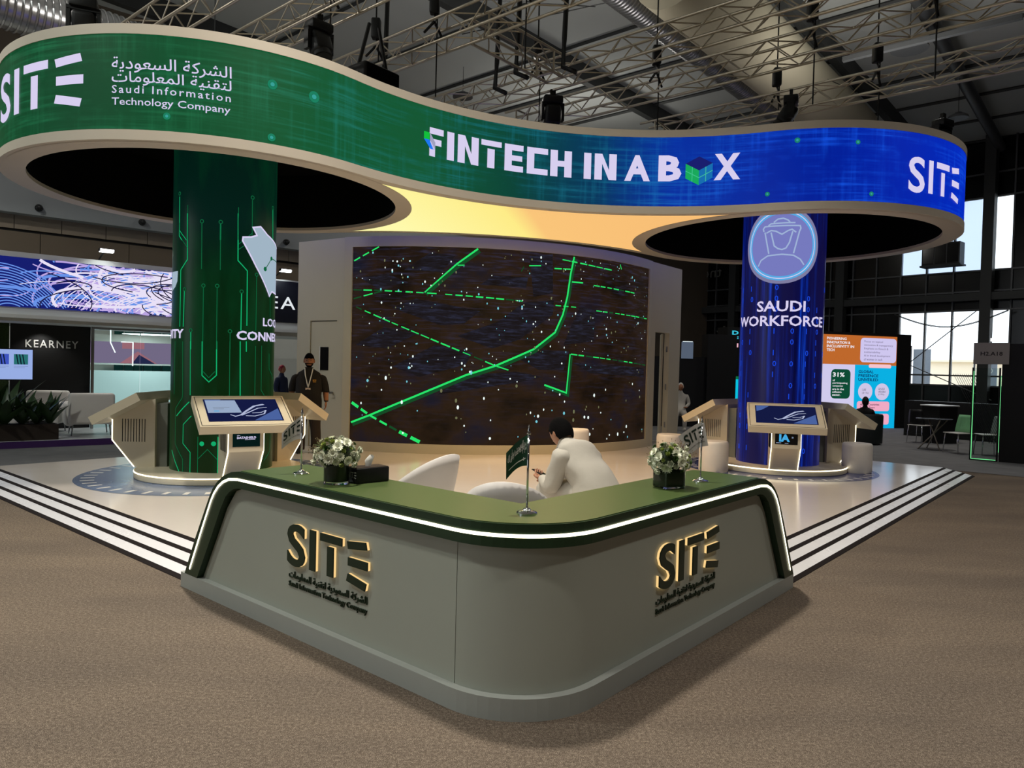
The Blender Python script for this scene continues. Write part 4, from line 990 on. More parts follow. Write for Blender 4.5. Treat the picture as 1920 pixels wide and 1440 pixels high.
wp = waist(2.46, 0.13, 0.08); obj('luminous_ceiling', MB().add([(p.x, p.y, 3.801) for p in wp], [tuple(range(len(wp)))]), X['lum'], can)
# lettering on the ribbon
def rib(nm, bm, m_=None, off=0.012): return decal(nm, bm, lambda s, z: at_s(s, z, off), m_ or X['text_led'], can, 0.12)
for nm, bm in mark_letters(1.93, 3.46, 4.145, 4.652): rib('ribbon_' + nm, bm)
for bm in (text_bm(arabic('الشركة السعودية'), (3.758, 4.90, 4.46, 4.615), bold=.006), text_bm(arabic('لتقنية المعلومات'), (3.76, 4.90, 4.335, 4.475), bold=.006),
    text_bm('Saudi Information', (3.763, 4.896, 4.257, 4.335), bold=.006, spacing=1.25), text_bm('Technology Company', (3.763, 4.894, 4.117, 4.213), bold=.006)): rib('ribbon_lettering', bm)
z0, z1 = 4.243, 4.598; zz = z1 - z0; Zf = lambda f: z0 + zz * f
P_ = []
P_ += [[(7.385, Zf(.78)), (7.385, Zf(1)), (7.59, Zf(1)), (7.59, Zf(.78))], [(7.385, z0), (7.47, z0), (7.47, Zf(.40)), (7.56, Zf(.40)), (7.56, Zf(.62)), (7.44, Zf(.62)), (7.385, Zf(.5))]]
P_ += [rect(7.644, 7.747, z0, z1)]
def Nl(a, b): w = .105; return [[(a, z0), (a + w, z0), (a + w, Zf(.62)), (b - w, z0), (b, z0), (b, z1), (b - w, z1), (b - w, Zf(.38)), (a + w, z1), (a, z1)]]
P_ += Nl(7.801, 8.106)
P_ += [rect(8.143, 8.439, Zf(.80), z1), rect(8.235, 8.34, z0, Zf(.70))]
P_ += [[(8.485, z0), (8.755, z0), (8.755, Zf(.22)), (8.59, Zf(.22)), (8.59, Zf(.40)), (8.74, Zf(.40)), (8.74, Zf(.60)), (8.59, Zf(.60)), (8.59, Zf(.78)), (8.755, Zf(.78)), (8.755, z1), (8.485, z1)]]
P_ += [[(8.809, z0), (9.109, z0), (9.109, Zf(.22)), (8.914, Zf(.22)), (8.914, Zf(.78)), (9.109, Zf(.78)), (9.109, z1), (8.809, z1)]]
P_ += [[(9.146, z0), (9.25, z0), (9.25, Zf(.39)), (9.346, Zf(.39)), (9.346, z0), (9.45, z0), (9.45, z1), (9.346, z1), (9.346, Zf(.61)), (9.25, Zf(.61)), (9.25, z1), (9.146, z1)]]
P_ += [rect(9.623, 9.725, z0, z1)] + Nl(9.773, 10.081)
for ps in ([P_[0], P_[1]], [P_[2]], [P_[3]], [P_[4], P_[5]], [P_[6]], [P_[7]], [P_[8]], [P_[9]], [P_[10]]): rib('ribbon_title_letter', poly_bm(ps))
for ch, xa, xb in (('A', 10.193, 10.545), ('B', 10.658, 10.971), ('X', 11.402, 11.745)): rib('ribbon_title_letter', text_bm(ch, (xa, xb, z0, z1), bold=.045))
rib('ribbon_cube_mark', poly_bm([[(7.302, 4.53), (7.302, 4.44), (7.385, 4.44), (7.385, 4.53)]]), glow('led_lime', srgb(20, 190, 60), 1)); rib('ribbon_cube_mark', poly_bm([[(7.302, 4.44), (7.385, 4.44), (7.47, 4.33), (7.40, 4.33)]]), glow('led_azure', srgb(30, 120, 240), 1))
rib('ribbon_cube_mark', poly_bm([[(7.39, 4.53), (7.39, 4.44), (7.47, 4.33), (7.47, 4.42)]]), glow('led_grey', srgb(160, 160, 190), 1), .014)
bc = 11.205
rib('ribbon_box_mark', poly_bm([[(bc - .18, 4.48), (bc - .18, 4.28), (bc, 4.185), (bc, 4.385)]]), glow('led_green_face', srgb(26, 168, 92), 1)); rib('ribbon_box_mark', poly_bm([[(bc, 4.185), (bc + .18, 4.28), (bc + .18, 4.48), (bc, 4.385)]]), glow('led_teal_face', srgb(24, 110, 176), 1))
rib('ribbon_box_mark', poly_bm([[(bc - .18, 4.48), (bc, 4.385), (bc + .18, 4.48), (bc, 4.575)]]), glow('led_indigo_face', srgb(26, 30, 110), 1))
rib('ribbon_box_lines', poly_bm(stroke([(bc - .09, 4.432), (bc - .09, 4.232)], .008) + stroke([(bc + .09, 4.432), (bc + .09, 4.232)], .008) + stroke([(bc - .18, 4.38), (bc, 4.285), (bc + .18, 4.38)], .008)), glow('led_mint', srgb(70, 200, 150), 1), .016)
for nm, bm in mark_letters(13.93, 15.12, 4.068, 4.535): rib('ribbon_' + nm, bm)
sp = []; _r = random.Random(21)
for s_, z_, r_ in ((4.30, 4.05, .035), (5.3, 4.52, .05), (5.75, 4.50, .06), (5.3, 3.97, .04), (12.45, 4.70, .035), (13.2, 4.66, .03), (12.1, 4.02, .03), (13.4, 4.0, .03)): sp.append((s_, z_, r_))
rib('ribbon_sparks', poly_bm([q for s_, z_, r_ in sp for q in ring((s_, z_), r_ * .5, r_, 16)]), glow('led_spark_faint', srgb(30, 128, 96), 1), .009)
rib('ribbon_sparks', poly_bm([q for s_, z_, r_ in sp for q in disc((s_, z_), r_ * .45, 12)]), glow('led_spark', srgb(56, 160, 150), 1), .010)

# ------------------------------------------------------------------ curved LED wall
SCX, SCY, SR_ = -1.265, 17.403, 4.803
wallt = thing('screen_wall', 'cream curved wall carrying the big city screen', 'screen wall', (SCX, SCY, PZ), 0)
A0, A1, AW0, AW1 = math.radians(-109.35), math.radians(-34.45), math.radians(-111.2), math.radians(-33.0)
mb = MB(); n = 48; ZT = 3.86 - PZ
for i in range(n + 1):
    t = AW0 + (AW1 - AW0) * i / n
    for r, z in ((SR_ - .02, 0), (SR_ - .02, ZT), (SR_ - .40, ZT), (SR_ - .40, 0)): mb.v.append((r * math.cos(t), r * math.sin(t), z))
for i in range(n): 
    for k in range(4): mb.f.append((4 * i + k, 4 * i + 4 + k, 4 * i + 4 + (k + 1) % 4, 4 * i + (k + 1) % 4))
obj('curved_wall', mb, X['wall_cream'], wallt, True, 30)
def border(name, z0, z1, t0, t1, r0=SR_ - .03, r1=SR_ + .03):
    mb = MB(); n = 40
    for i in range(n + 1):
        t = t0 + (t1 - t0) * i / n
        for r, z in ((r1, z0), (r1, z1), (r0, z1), (r0, z0)): mb.v.append((r * math.cos(t), r * math.sin(t), z))
    for i in range(n):
        for k in range(4): mb.f.append((4 * i + k, 4 * i + 4 + k, 4 * i + 4 + (k + 1) % 4, 4 * i + (k + 1) % 4))
    mb.f += [(0, 1, 2, 3), (4 * n + 3, 4 * n + 2, 4 * n + 1, 4 * n)]
    return obj(name, mb, X['wall_cream'], wallt, True, 30)
border('surround_top', 3.685 - PZ, ZT, AW0, AW1); border('surround_bottom', 0, .265 - PZ, AW0, AW1)
border('surround_side', .265 - PZ, 3.685 - PZ, AW0, A0); border('surround_side', .265 - PZ, 3.685 - PZ, A1, AW1)
mb = MB(); mb.uv = []
for i in range(65):
    t = A0 + (A1 - A0) * i / 64
    for z in (.265 - PZ, 3.685 - PZ): mb.v.append((SR_ * math.cos(t), SR_ * math.sin(t), z)); mb.uv.append((t * SR_, z))
mb.f = [(2 * i, 2 * i + 2, 2 * i + 3, 2 * i + 1) for i in range(64)]
led = obj('led_screen', mb, X['city'], wallt, True); led['label'] = 'dark LED screen showing a night city with green light trails'
SM = lambda off: (lambda s, z: ((SR_ + off) * math.cos(s / SR_), (SR_ + off) * math.sin(s / SR_), z - PZ))
DS = lambda d: math.radians(d) * SR_
decal('picture_roofs', poly_bm([[(DS(d), z) for d, z in p] for p in S_BLOCKS]), SM(.004), X['roof_blue'], led, 0.25)
rp = []; rd = []
for i, p in enumerate(S_ROADS):
    path = [(DS(d), z) for d, z in p]
    if i in (0, 6, 11):
        if i == 0:
            sm = []
            for k in range(len(path) - 1):
                for q in range(6): sm.append((path[k][0] + (path[k + 1][0] - path[k][0]) * q / 6, path[k][1] + (path[k + 1][1] - path[k][1]) * q / 6))
            path = sm + [path[-1]]
        rp += stroke(path, .034 if i == 0 else .022, .032); rd += stroke([(x + .03, z - .035) for x, z in path], .06, .06)
    else:                           # broken light trails
        w = .05 if i == 1 else .022
        for k in range(len(path) - 1):
            a, b = Vector(path[k]), Vector(path[k + 1]); L = (b - a).length; n = max(1, int(L / .16))
            for q in range(n):
                f0, f1 = (q + .08) / n, (q + random.uniform(.72, .98)) / n
                (rp if random.random() < .75 else rd).extend(stroke([a + (b - a) * f0, a + (b - a) * f1], w * random.uniform(.7, 1.2)))
decal('picture_trail_glow', poly_bm(rd), SM(.006), X['road_dim'], led, 0.25); decal('picture_trails', poly_bm(rp), SM(.008), X['road'], led, 0.25)
_r = random.Random(12); dots = [[], [], []]
cl = [(_r.uniform(-108, -36), _r.uniform(0.4, 3.6) ** 1.0) for _ in range(26)]
for k in range(360):
    if k % 2: cx_, cz_ = cl[_r.randrange(26)]; d, z = cx_ + _r.gauss(0, 4.5), cz_ + _r.gauss(0, .16)
    else: d, z = _r.uniform(-108.5, -35.5), 3.65 - 3.3 * (_r.random() ** 1.7)
    if not (-108.8 < d < -35 and .33 < z < 3.63): continue
    s_ = _r.choice((.007, .009, .011, .013, .018)) * (1.45 if z < 1.6 else 1.0)
    dots[_r.choices([0, 1, 2], [4, 3, 3])[0]] += disc((DS(d), z), s_ * .8, 8, s_ * _r.uniform(.9, 1.5))
for i, (nm, mm) in enumerate((('white', 'dot_white'), ('cyan', 'dot_cyan'), ('dim', 'dot_dim'))):
    decal('picture_city_lights', poly_bm(dots[i]), SM(.010), X[mm], led)
# straight wings of the wall, with a door each
def wing(p0, p1, holes):
    """wall from p0 to p1 (world xy) with rectangular door openings (s0,s1,z1)"""
    p0, p1 = Vector(p0), Vector(p1); d = (p1 - p0); L = d.length; e = d / L; nrm = Vector((-e.y, e.x))
    W = lambda s, z, o=0.0: (p0.x + e.x * s + nrm.x * o - SCX, p0.y + e.y * s + nrm.y * o - SCY, z)
    mb = MB(); cuts = sorted({0.0, L} | {h[0] for h in holes} | {h[1] for h in holes})
    def slab(s0, s1, z0, z1):
        mb.add([W(s0, z0), W(s1, z0), W(s1, z1), W(s0, z1), W(s0, z0, .12), W(s1, z0, .12), W(s1, z1, .12), W(s0, z1, .12)], [(0, 1, 2, 3), (7, 6, 5, 4), (0, 3, 7, 4), (1, 5, 6, 2), (3, 2, 6, 7), (0, 4, 5, 1)])
    for s0, s1 in zip(cuts[:-1], cuts[1:]):
        hz = [h for h in holes if h[0] <= s0 + 1e-6 and h[1] >= s1 - 1e-6]
        slab(s0, s1, hz[0][2] if hz else 0, ZT)
    return obj('wall_wing', mb, X['wall_cream'], wallt), W, L
wg, WL, LL = wing((-4.02, 13.56), (-2.96, 12.90), [(.34, 1.02, 2.30)])
def slabW(W, s0, s1, z0, z1, o0, o1):
    return MB().add([W(s0, z0, o0), W(s1, z0, o0), W(s1, z1, o0), W(s0, z1, o0), W(s0, z0, o1), W(s1, z0, o1), W(s1, z1, o1), W(s0, z1, o1)], [(0, 1, 2, 3), (7, 6, 5, 4), (0, 3, 7, 4), (1, 5, 6, 2), (3, 2, 6, 7), (0, 4, 5, 1)])
dr = obj('door', slabW(WL, .347, 1.013, .01, 2.285, .02, .06), X['wall_cream'], wg); dr['label'] = 'closed cream door with a small dark window'
obj('door_window', slabW(WL, .60, .80, 1.40, 1.82, .012, .05), X['black_gloss'], dr)
obj('door_window', slabW(WL, .585, .60, 1.39, 1.83, .005, .05), X['white'], dr)
obj('door_gap', slabW(WL, .345, 1.015, 2.285, 2.30, .03, .05), X['slot'], dr)
obj('door_handle', MB().cyl(WL(.92, 1.0, .02), WL(.92, 1.0, -.05), .02).cyl(WL(.92, 1.0, -.05), WL(.84, 1.0, -.055), .010), X['steel'], dr)
wg2, WR, LR = wing((2.745, 14.76), (3.64, 15.88), [(.28, .92, 2.35)])
mb = MB(); P_d = [(.90, .13), (1.40, .42), (1.38, .455), (.88, .165)]
mb.add([WR(s_, .01, o_) for s_, o_ in P_d] + [WR(s_, 2.34, o_) for s_, o_ in P_d], [(0, 1, 2, 3), (7, 6, 5, 4), (0, 4, 5, 1), (1, 5, 6, 2), (2, 6, 7, 3), (3, 7, 4, 0)])
obj('door', mb, X['wall_cream'], wg2)['label'] = 'door leaf standing open behind the wall'
for z_ in (.35, 1.15, 1.95): obj('hinge', MB().cyl(WR(.865, z_, .03), WR(.865, z_ + .12, .03), .014), X['steel'], wg2)

# ------------------------------------------------------------------ shell chairs behind the counter
def shell_mesh():
    mb = MB(); nphi, nr = 40, 12
    def rimh(phi): c = max(0.0, math.cos(phi / 2)); return 0.45 + 0.40 * c ** 2.2       # phi=0 back
    for i in range(nphi):
        phi = -pi + 2 * pi * i / nphi
        for j in range(nr + 1):
            s = j / nr
            if s < 0.5: r = 0.25 * (s / 0.5); z = 0.43 + 0.012 * (s / 0.5) ** 3
            else:
                k = (s - 0.5) / 0.5; hh = rimh(phi); r = 0.25 + 0.045 * math.sin(k * pi / 2) + 0.05 * k * (1 + math.cos(phi)) / 2; z = 0.442 + (hh - 0.442) * k ** 1.3
            mb.v.append((-r * math.cos(phi) * 0.86, r * math.sin(phi) * 0.82, z))
    for i in range(nphi):
        for j in range(nr):
            a, b = i * (nr + 1) + j, ((i + 1) % nphi) * (nr + 1) + j
            mb.f.append((a, b, b + 1, a + 1))
    return mb
def shell_chair(label, x, y, ang):
    t = thing('shell_chair', label, 'chair', (x, y, PZ), math.radians(ang), 'white shell chairs behind the counter')
    o = obj('shell', shell_mesh(), X['plastic_white'], t, True)
    md = o.modifiers.new('thickness', 'SOLIDIFY'); md.thickness = 0.014
    obj('pedestal', MB().cyl((0, 0, .03), (0, 0, .43), .028, n=16), X['chrome'], t, True)
    obj('foot_disc', MB().lathe([(.22, 0), (.22, .012), (.05, .03), (.03, .05)], 32), X['chrome'], t, True)
    return t
shell_chair('white shell chair turned sideways behind counter, left of green flag', -0.70, 5.75, 146)
shell_chair('white shell chair with its back to the counter corner', 0.0, 4.58, 84)
_st = tag(obj('stool', MB().lathe([(.20, 0), (.20, .02), (.03, .04), (.03, .38), (.19, .40), (.20, .43), (.17, .455), (.001, .46)], 28), X['plastic_white'], None, True, 40), 'white stool under the seated man', 'stool'); _st.location = (.64, 6.05, PZ)

# ------------------------------------------------------------------ people
def skin_bm(nodes, edges, sub=2, root=None):
    bm = bmesh.new(); lay = bm.verts.layers.skin.verify(); V = {}
    for k, (p, r) in nodes.items():
        v = bm.verts.new(p); rr = r if isinstance(r, tuple) else (r, r); v[lay].radius = rr; v[lay].use_root = (k == (root or next(iter(nodes)))); V[k] = v
    for a, b in edges: bm.edges.new((V[a], V[b]))
    me = bpy.data.meshes.new('skeleton'); bm.to_mesh(me); bm.free()
    o = bpy.data.objects.new('skeleton', me); COL.objects.link(o)
    m = o.modifiers.new('s', 'SKIN'); m.use_smooth_shade = True; m.branch_smoothing = 0.6
    u = o.modifiers.new('u', 'SUBSURF'); u.levels = sub; u.render_levels = sub
    dg = bpy.context.evaluated_depsgraph_get(); dg.update()
    out = bpy.data.meshes.new_from_object(o.evaluated_get(dg))
    mb = MB(); mb.v = [tuple(v.co) for v in out.vertices]; mb.f = [tuple(p.vertices) for p in out.polygons]
    bpy.data.objects.remove(o); bpy.data.meshes.remove(me); bpy.data.meshes.remove(out)
    return mb
def chain(names): return [(a, b) for a, b in zip(names[:-1], names[1:])]
def head_mesh(c, R, s=1.0):
    """head with brow, nose, chin, ears; local: face toward -Y, up Z"""
    mb = MB(); n, m = 24, 18
    for i in range(m + 1):
        ph = -pi / 2 + pi * i / m
        for k in range(n):
            t = 2 * pi * k / n; x = math.cos(ph) * math.cos(t); y = math.cos(ph) * math.sin(t); z = math.sin(ph)
            px, py, pz = 0.076 * x, 0.098 * y, 0.118 * z
            if z < -0.1: px *= 1 + 0.28 * z; py = py * (1 + 0.12 * z)
            f = max(0.0, -y)
            if f > 0.6:
                py += -0.024 * math.exp(-((x / 0.17) ** 2) - ((z + 0.12) / 0.16) ** 2)       # nose
                py += 0.012 * math.exp(-(((abs(x) - 0.42) / 0.2) ** 2) - ((z - 0.08) / 0.13) ** 2)   # eye sockets
                py += -0.006 * math.exp(-((z - 0.26) / 0.08) ** 2)                              # brow
                py += -0.010 * math.exp(-((x / 0.3) ** 2) - ((z + 0.48) / 0.09) ** 2)           # lips
            mb.v.append(tuple(c + R @ (Vector((px, py, pz)) * s)))
    for i in range(m):
        for k in range(n): mb.f.append((i * n + k, i * n + (k + 1) % n, (i + 1) * n + (k + 1) % n, (i + 1) * n + k))
    for sx in (-1, 1):
        mb.ell(c + R @ (Vector((sx * 0.078, 0.008, -0.004)) * s), (0.012 * s, 0.022 * s, 0.032 * s), 10, 6, R)
    return mb
def hand(mb, wrist, d, up, s=1.0, curl=0.5, side=1):
    """palm, four fingers and a thumb growing from the wrist along d; palm normal = up"""
    d = d.normalized(); n = up.normalized(); x = d.cross(n).normalized() * side; n = x.cross(d).normalized() * side
    pts = [(-0.005, .026, .014), (.03, .036, .016), (.075, .040, .014)]
    for (a0, w0, t0), (a1, w1, t1) in zip(pts[:-1], pts[1:]):
        P = []
        for a, w, t in ((a0, w0, t0), (a1, w1, t1)):
            for q in range(10):
                an = 2 * pi * q / 10; P.append(wrist + d * (a * s) + x * (math.cos(an) * w * s) + n * (math.sin(an) * t * s))
        mb.add(P, [(q, (q + 1) % 10, (q + 1) % 10 + 10, q + 10) for q in range(10)])
    for k, L in enumerate((.068, .078, .073, .058)):
        b = wrist + d * (.075 * s) + x * ((-.030 + .020 * k) * s); dd = d.copy(); path = [b - d * 0.01]; rr = [.010 * s]
        for j in range(3):
            q = Matrix.Rotation(curl * side, 3, x * side); dd = (q @ dd).normalized(); b = b + dd * (L / 3 * s); path.append(b); rr.append((.0095 - .0012 * j) * s)
        mb.tube(path, rr, 8)
    b = wrist + d * (.02 * s) - x * (.030 * s); dd = (d * .6 - x * .7 + n * .3).normalized()
    mb.tube([b, b + dd * .03 * s, b + (dd + d * .6).normalized() * .055 * s, b + (dd * .4 + d).normalized() * .075 * s], [.013 * s, .012 * s, .010 * s, .008 * s], 8)

def loft(rings, n=24, seed=0, wob=0.0):
    """rings: (centre, across vector, front vector) with the half-widths as the vector lengths; a closed soft tube through them"""
    rr = random.Random(seed); ph = [rr.uniform(0, 6.28) for _ in range(4)]; out = []
    m = len(rings)
    def cr(a, b, c, d, t): return 0.5 * ((2 * b) + (c - a) * t + (2 * a - 5 * b + 4 * c - d) * t * t + (3 * b - a - 3 * c + d) * t ** 3)
    for i in range(m - 1):
        R4 = [rings[max(0, i - 1)], rings[i], rings[i + 1], rings[min(m - 1, i + 2)]]
        for q in range(4): out.append([cr(*[R4[z][w] for z in range(4)], q / 4) for w in range(3)])
    out.append(list(rings[-1])); mb = MB()
    for i, (c, u, v) in enumerate(out):
        for k in range(n):
            a = 2 * pi * k / n; f = 1 + wob * (math.sin(3 * a + ph[0] + i * .55) * .6 + math.sin(5 * a + ph[1] - i * .8) * .4 + math.sin(i * 1.1 + 2 * a + ph[2]) * .5)
            ca, sa = math.cos(a), math.sin(a); e = .82
            mb.v.append(tuple(c + u * (math.copysign(abs(ca) ** e, ca) * f) + v * (math.copysign(abs(sa) ** e, sa) * f)))
    M_ = len(out)
    for i in range(M_ - 1):
        for k in range(n): mb.f.append((i * n + k, i * n + (k + 1) % n, (i + 1) * n + (k + 1) % n, (i + 1) * n + k))
    mb.f += [tuple(range(n - 1, -1, -1)), tuple(range((M_ - 1) * n, M_ * n))]
    return mb
# --- standing man by the door
def standing_man():
    H_ = 1.68; t = thing('person', 'standing bearded man in black polo with white lanyard by the door', 'person', (-3.44, 12.32, PZ), math.radians(12))
    k = H_ / 1.75
    V = lambda x, y, z: Vector((x * k, y * k, z * k))
    N = {'pel': (V(0, 0, .95), .10), 'sp': (V(0, 0, 1.15), .10), 'ch': (V(0, .01, 1.34), (.11, .10)), 'nk0': (V(0, .01, 1.44), .085), 'nk1': (V(0, -.01, 1.54), .078)}
    for s, nm in ((-1, 'r'), (1, 'l')):
        N[nm + 's'] = (V(.18 * s, .01, 1.38), .05); N[nm + 'e'] = (V(.285 * s, .03, 1.12), .056); N[nm + 'w'] = (V(.305 * s, -.03, .90), .040)
        N[nm + 'h'] = (V(.10 * s, 0, .90), .09); N[nm + 'k'] = (V(.12 * s, -.005, .50), .065); N[nm + 'a'] = (V(.13 * s, .01, .10), .045)
    E_ = [('pel', 'sp'), ('sp', 'ch'), ('ch', 'nk0'), ('nk0', 'nk1')]
    for nm in 'rl': E_ += [('ch', nm + 's'), (nm + 's', nm + 'e'), (nm + 'e', nm + 'w'), ('pel', nm + 'h'), (nm + 'h', nm + 'k'), (nm + 'k', nm + 'a')]
    body = skin_bm(N, E_, 2, 'pel')
    k0 = k; hc_ = V(0, -.02, 1.625); I3 = Matrix.Rotation(0.05, 3, 'Z')
    hm = head_mesh(hc_, I3, k * 1.12); body.add(hm.v, hm.f)
    for s in (-1, 1): hand(body, V(.30 * s, -.03, .91), V(.03 * s, -.10, -1), Vector((-s, 0, 0)), k, .25, s)
    obj('body', body, X['skin_dark'], t, True)
    xx = Vector((1, 0, 0)); yy = Vector((0, 1, 0))
    sh = loft([(V(0, .0, .80), xx * .215, yy * .165), (V(0, -.01, .92), xx * .22, yy * .185), (V(0, -.03, 1.05), xx * .215, yy * .20), (V(0, -.02, 1.2), xx * .215, yy * .175), (V(0, .0, 1.33), xx * .215, yy * .14), (V(0, .01, 1.405), xx * .185, yy * .11), (V(0, .01, 1.45), xx * .125, yy * .09), (V(0, .0, 1.485), xx * .078, yy * .078), (V(0, -.005, 1.515), xx * .072, yy * .074)], 28, 3, .025)
    for s in (-1, 1):
        sl = loft([(V(.165 * s, .01, 1.385), xx * .07, yy * .085), (V(.215 * s, .01, 1.34), xx * .078, yy * .09), (V(.255 * s, .02, 1.22), xx * .075, yy * .085), (V(.28 * s, .03, 1.08), xx * .075, yy * .08)], 16, 5, .03); sh.add(sl.v, sl.f)
    obj('polo_shirt', sh, X['shirt_black'], t, True)
    tr_ = loft([(V(0, 0, .93), xx * .19, yy * .15), (V(0, 0, .80), xx * .20, yy * .155), (V(0, 0, .74), xx * .20, yy * .14)], 20, 1, .01)
    for s in (-1, 1):
        lg = loft([(V(.10 * s, 0, .82), xx * .10, yy * .12), (V(.115 * s, 0, .62), xx * .098, yy * .105), (V(.125 * s, -.005, .46), xx * .088, yy * .092), (V(.135 * s, .01, .25), xx * .082, yy * .088), (V(.14 * s, .01, .06), xx * .086, yy * .092)], 18, 2 + s, .03); tr_.add(lg.v, lg.f)
    obj('trousers', tr_, X['trousers'], t, True)
    for s in (-1, 1):
        sk = skin_bm({'h': (V(.14 * s, .05, .055), (.06, .06)), 'm': (V(.145 * s, -.05, .052), (.065, .055)), 't': (V(.155 * s, -.19, .04), (.058, .04)), 'a': (V(.14 * s, .02, .12), .065)}, [('h', 'm'), ('m', 't'), ('h', 'a')], 2, 'h')
        obj('shoe', sk, X['black'], t, True)
    hr = MB(); n, m = 20, 8
    for i in range(m + 1):
        ph = 0.12 + (pi / 2 - 0.12) * i / m
        for q in range(n):
            a = 2 * pi * q / n; z0_ = 0.0 if math.sin(a) > -0.4 else 0.34; ph2 = max(ph, z0_)
            hr.v.append(tuple(hc_ + I3 @ (Vector((.081 * math.cos(ph2) * math.cos(a), .103 * math.cos(ph2) * math.sin(a) + .002, .125 * math.sin(ph2))) * k * 1.12)))
    for i in range(m):
        for q in range(n): hr.f.append((i * n + q, i * n + (q + 1) % n, (i + 1) * n + (q + 1) % n, (i + 1) * n + q))
    obj('hair', hr, X['hair'], t, True)
    bd = MB()
    for i in range(7):
        ph = -.95 + .62 * i / 6
        for q in range(13):
            a = -pi / 2 + (q - 6) / 6 * 1.45; r_ = 1.05
            bd.v.append(tuple(hc_ + I3 @ (Vector((.076 * (1 + .28 * math.sin(ph)) * math.cos(ph) * math.cos(a) * r_, .100 * math.cos(ph) * math.sin(a) * r_ * (1 + .12 * math.sin(ph)) - .004, .120 * math.sin(ph))) * k * 1.12)))
    for i in range(6):
        for q in range(12):
            if i >= 3 and 3 <= q <= 8 and i < 5: continue
            bd.f.append((i * 13 + q, i * 13 + q + 1, i * 13 + q + 14, i * 13 + q + 13))
    obj('beard', bd, X['hair'], t, True)
    for s in (-1, 1):
        obj('eye', MB().ell(hc_ + V(.035 * s, -.101, .009), (.011, .008, .007), 8, 6), mat('dark_eye', srgb(20, 14, 12), 0.3), t, True)
        obj('eyebrow', MB().tube([hc_ + V(.017 * s, -.1125, .034), hc_ + V(.037 * s, -.110, .040), hc_ + V(.058 * s, -.096, .035)], .005, 6), X['hair'], t, True)
    ly = MB(); ly.tube([V(-.07, -.06, 1.50), V(-.055, -.155, 1.38), V(-.02, -.205, 1.24), V(.0, -.215, 1.16)], .009, 6); ly.tube([V(.07, -.06, 1.50), V(.05, -.155, 1.38), V(.02, -.205, 1.24), V(.0, -.215, 1.16)], .009, 6)
    obj('lanyard', ly, X['white'], t, True)
    obj('name_badge', MB().box(V(0, -.222, 1.10), (.085 * k, .006, .11 * k)), mat('badge_card', srgb(206, 190, 178), 0.5, var=0.1, vscale=40), t)
    decal('shirt_emblem', merge(text_bm('SITE', (.075 * k, .135 * k, 1.275 * k, 1.30 * k), bold=.03), poly_bm([rect(.08 * k, .13 * k, 1.255 * k, 1.265 * k)])), lambda u, v: (u, -.19 * k - (.135 * k - u) * .25, v), mat('gold_thread', srgb(206, 150, 40), 0.6), t)
    obj('wristband', MB().lathe([(.034, 0), (.036, .006), (.034, .014)], 14, V(.303, -.035, .915)), X['black'], t, True)
standing_man()

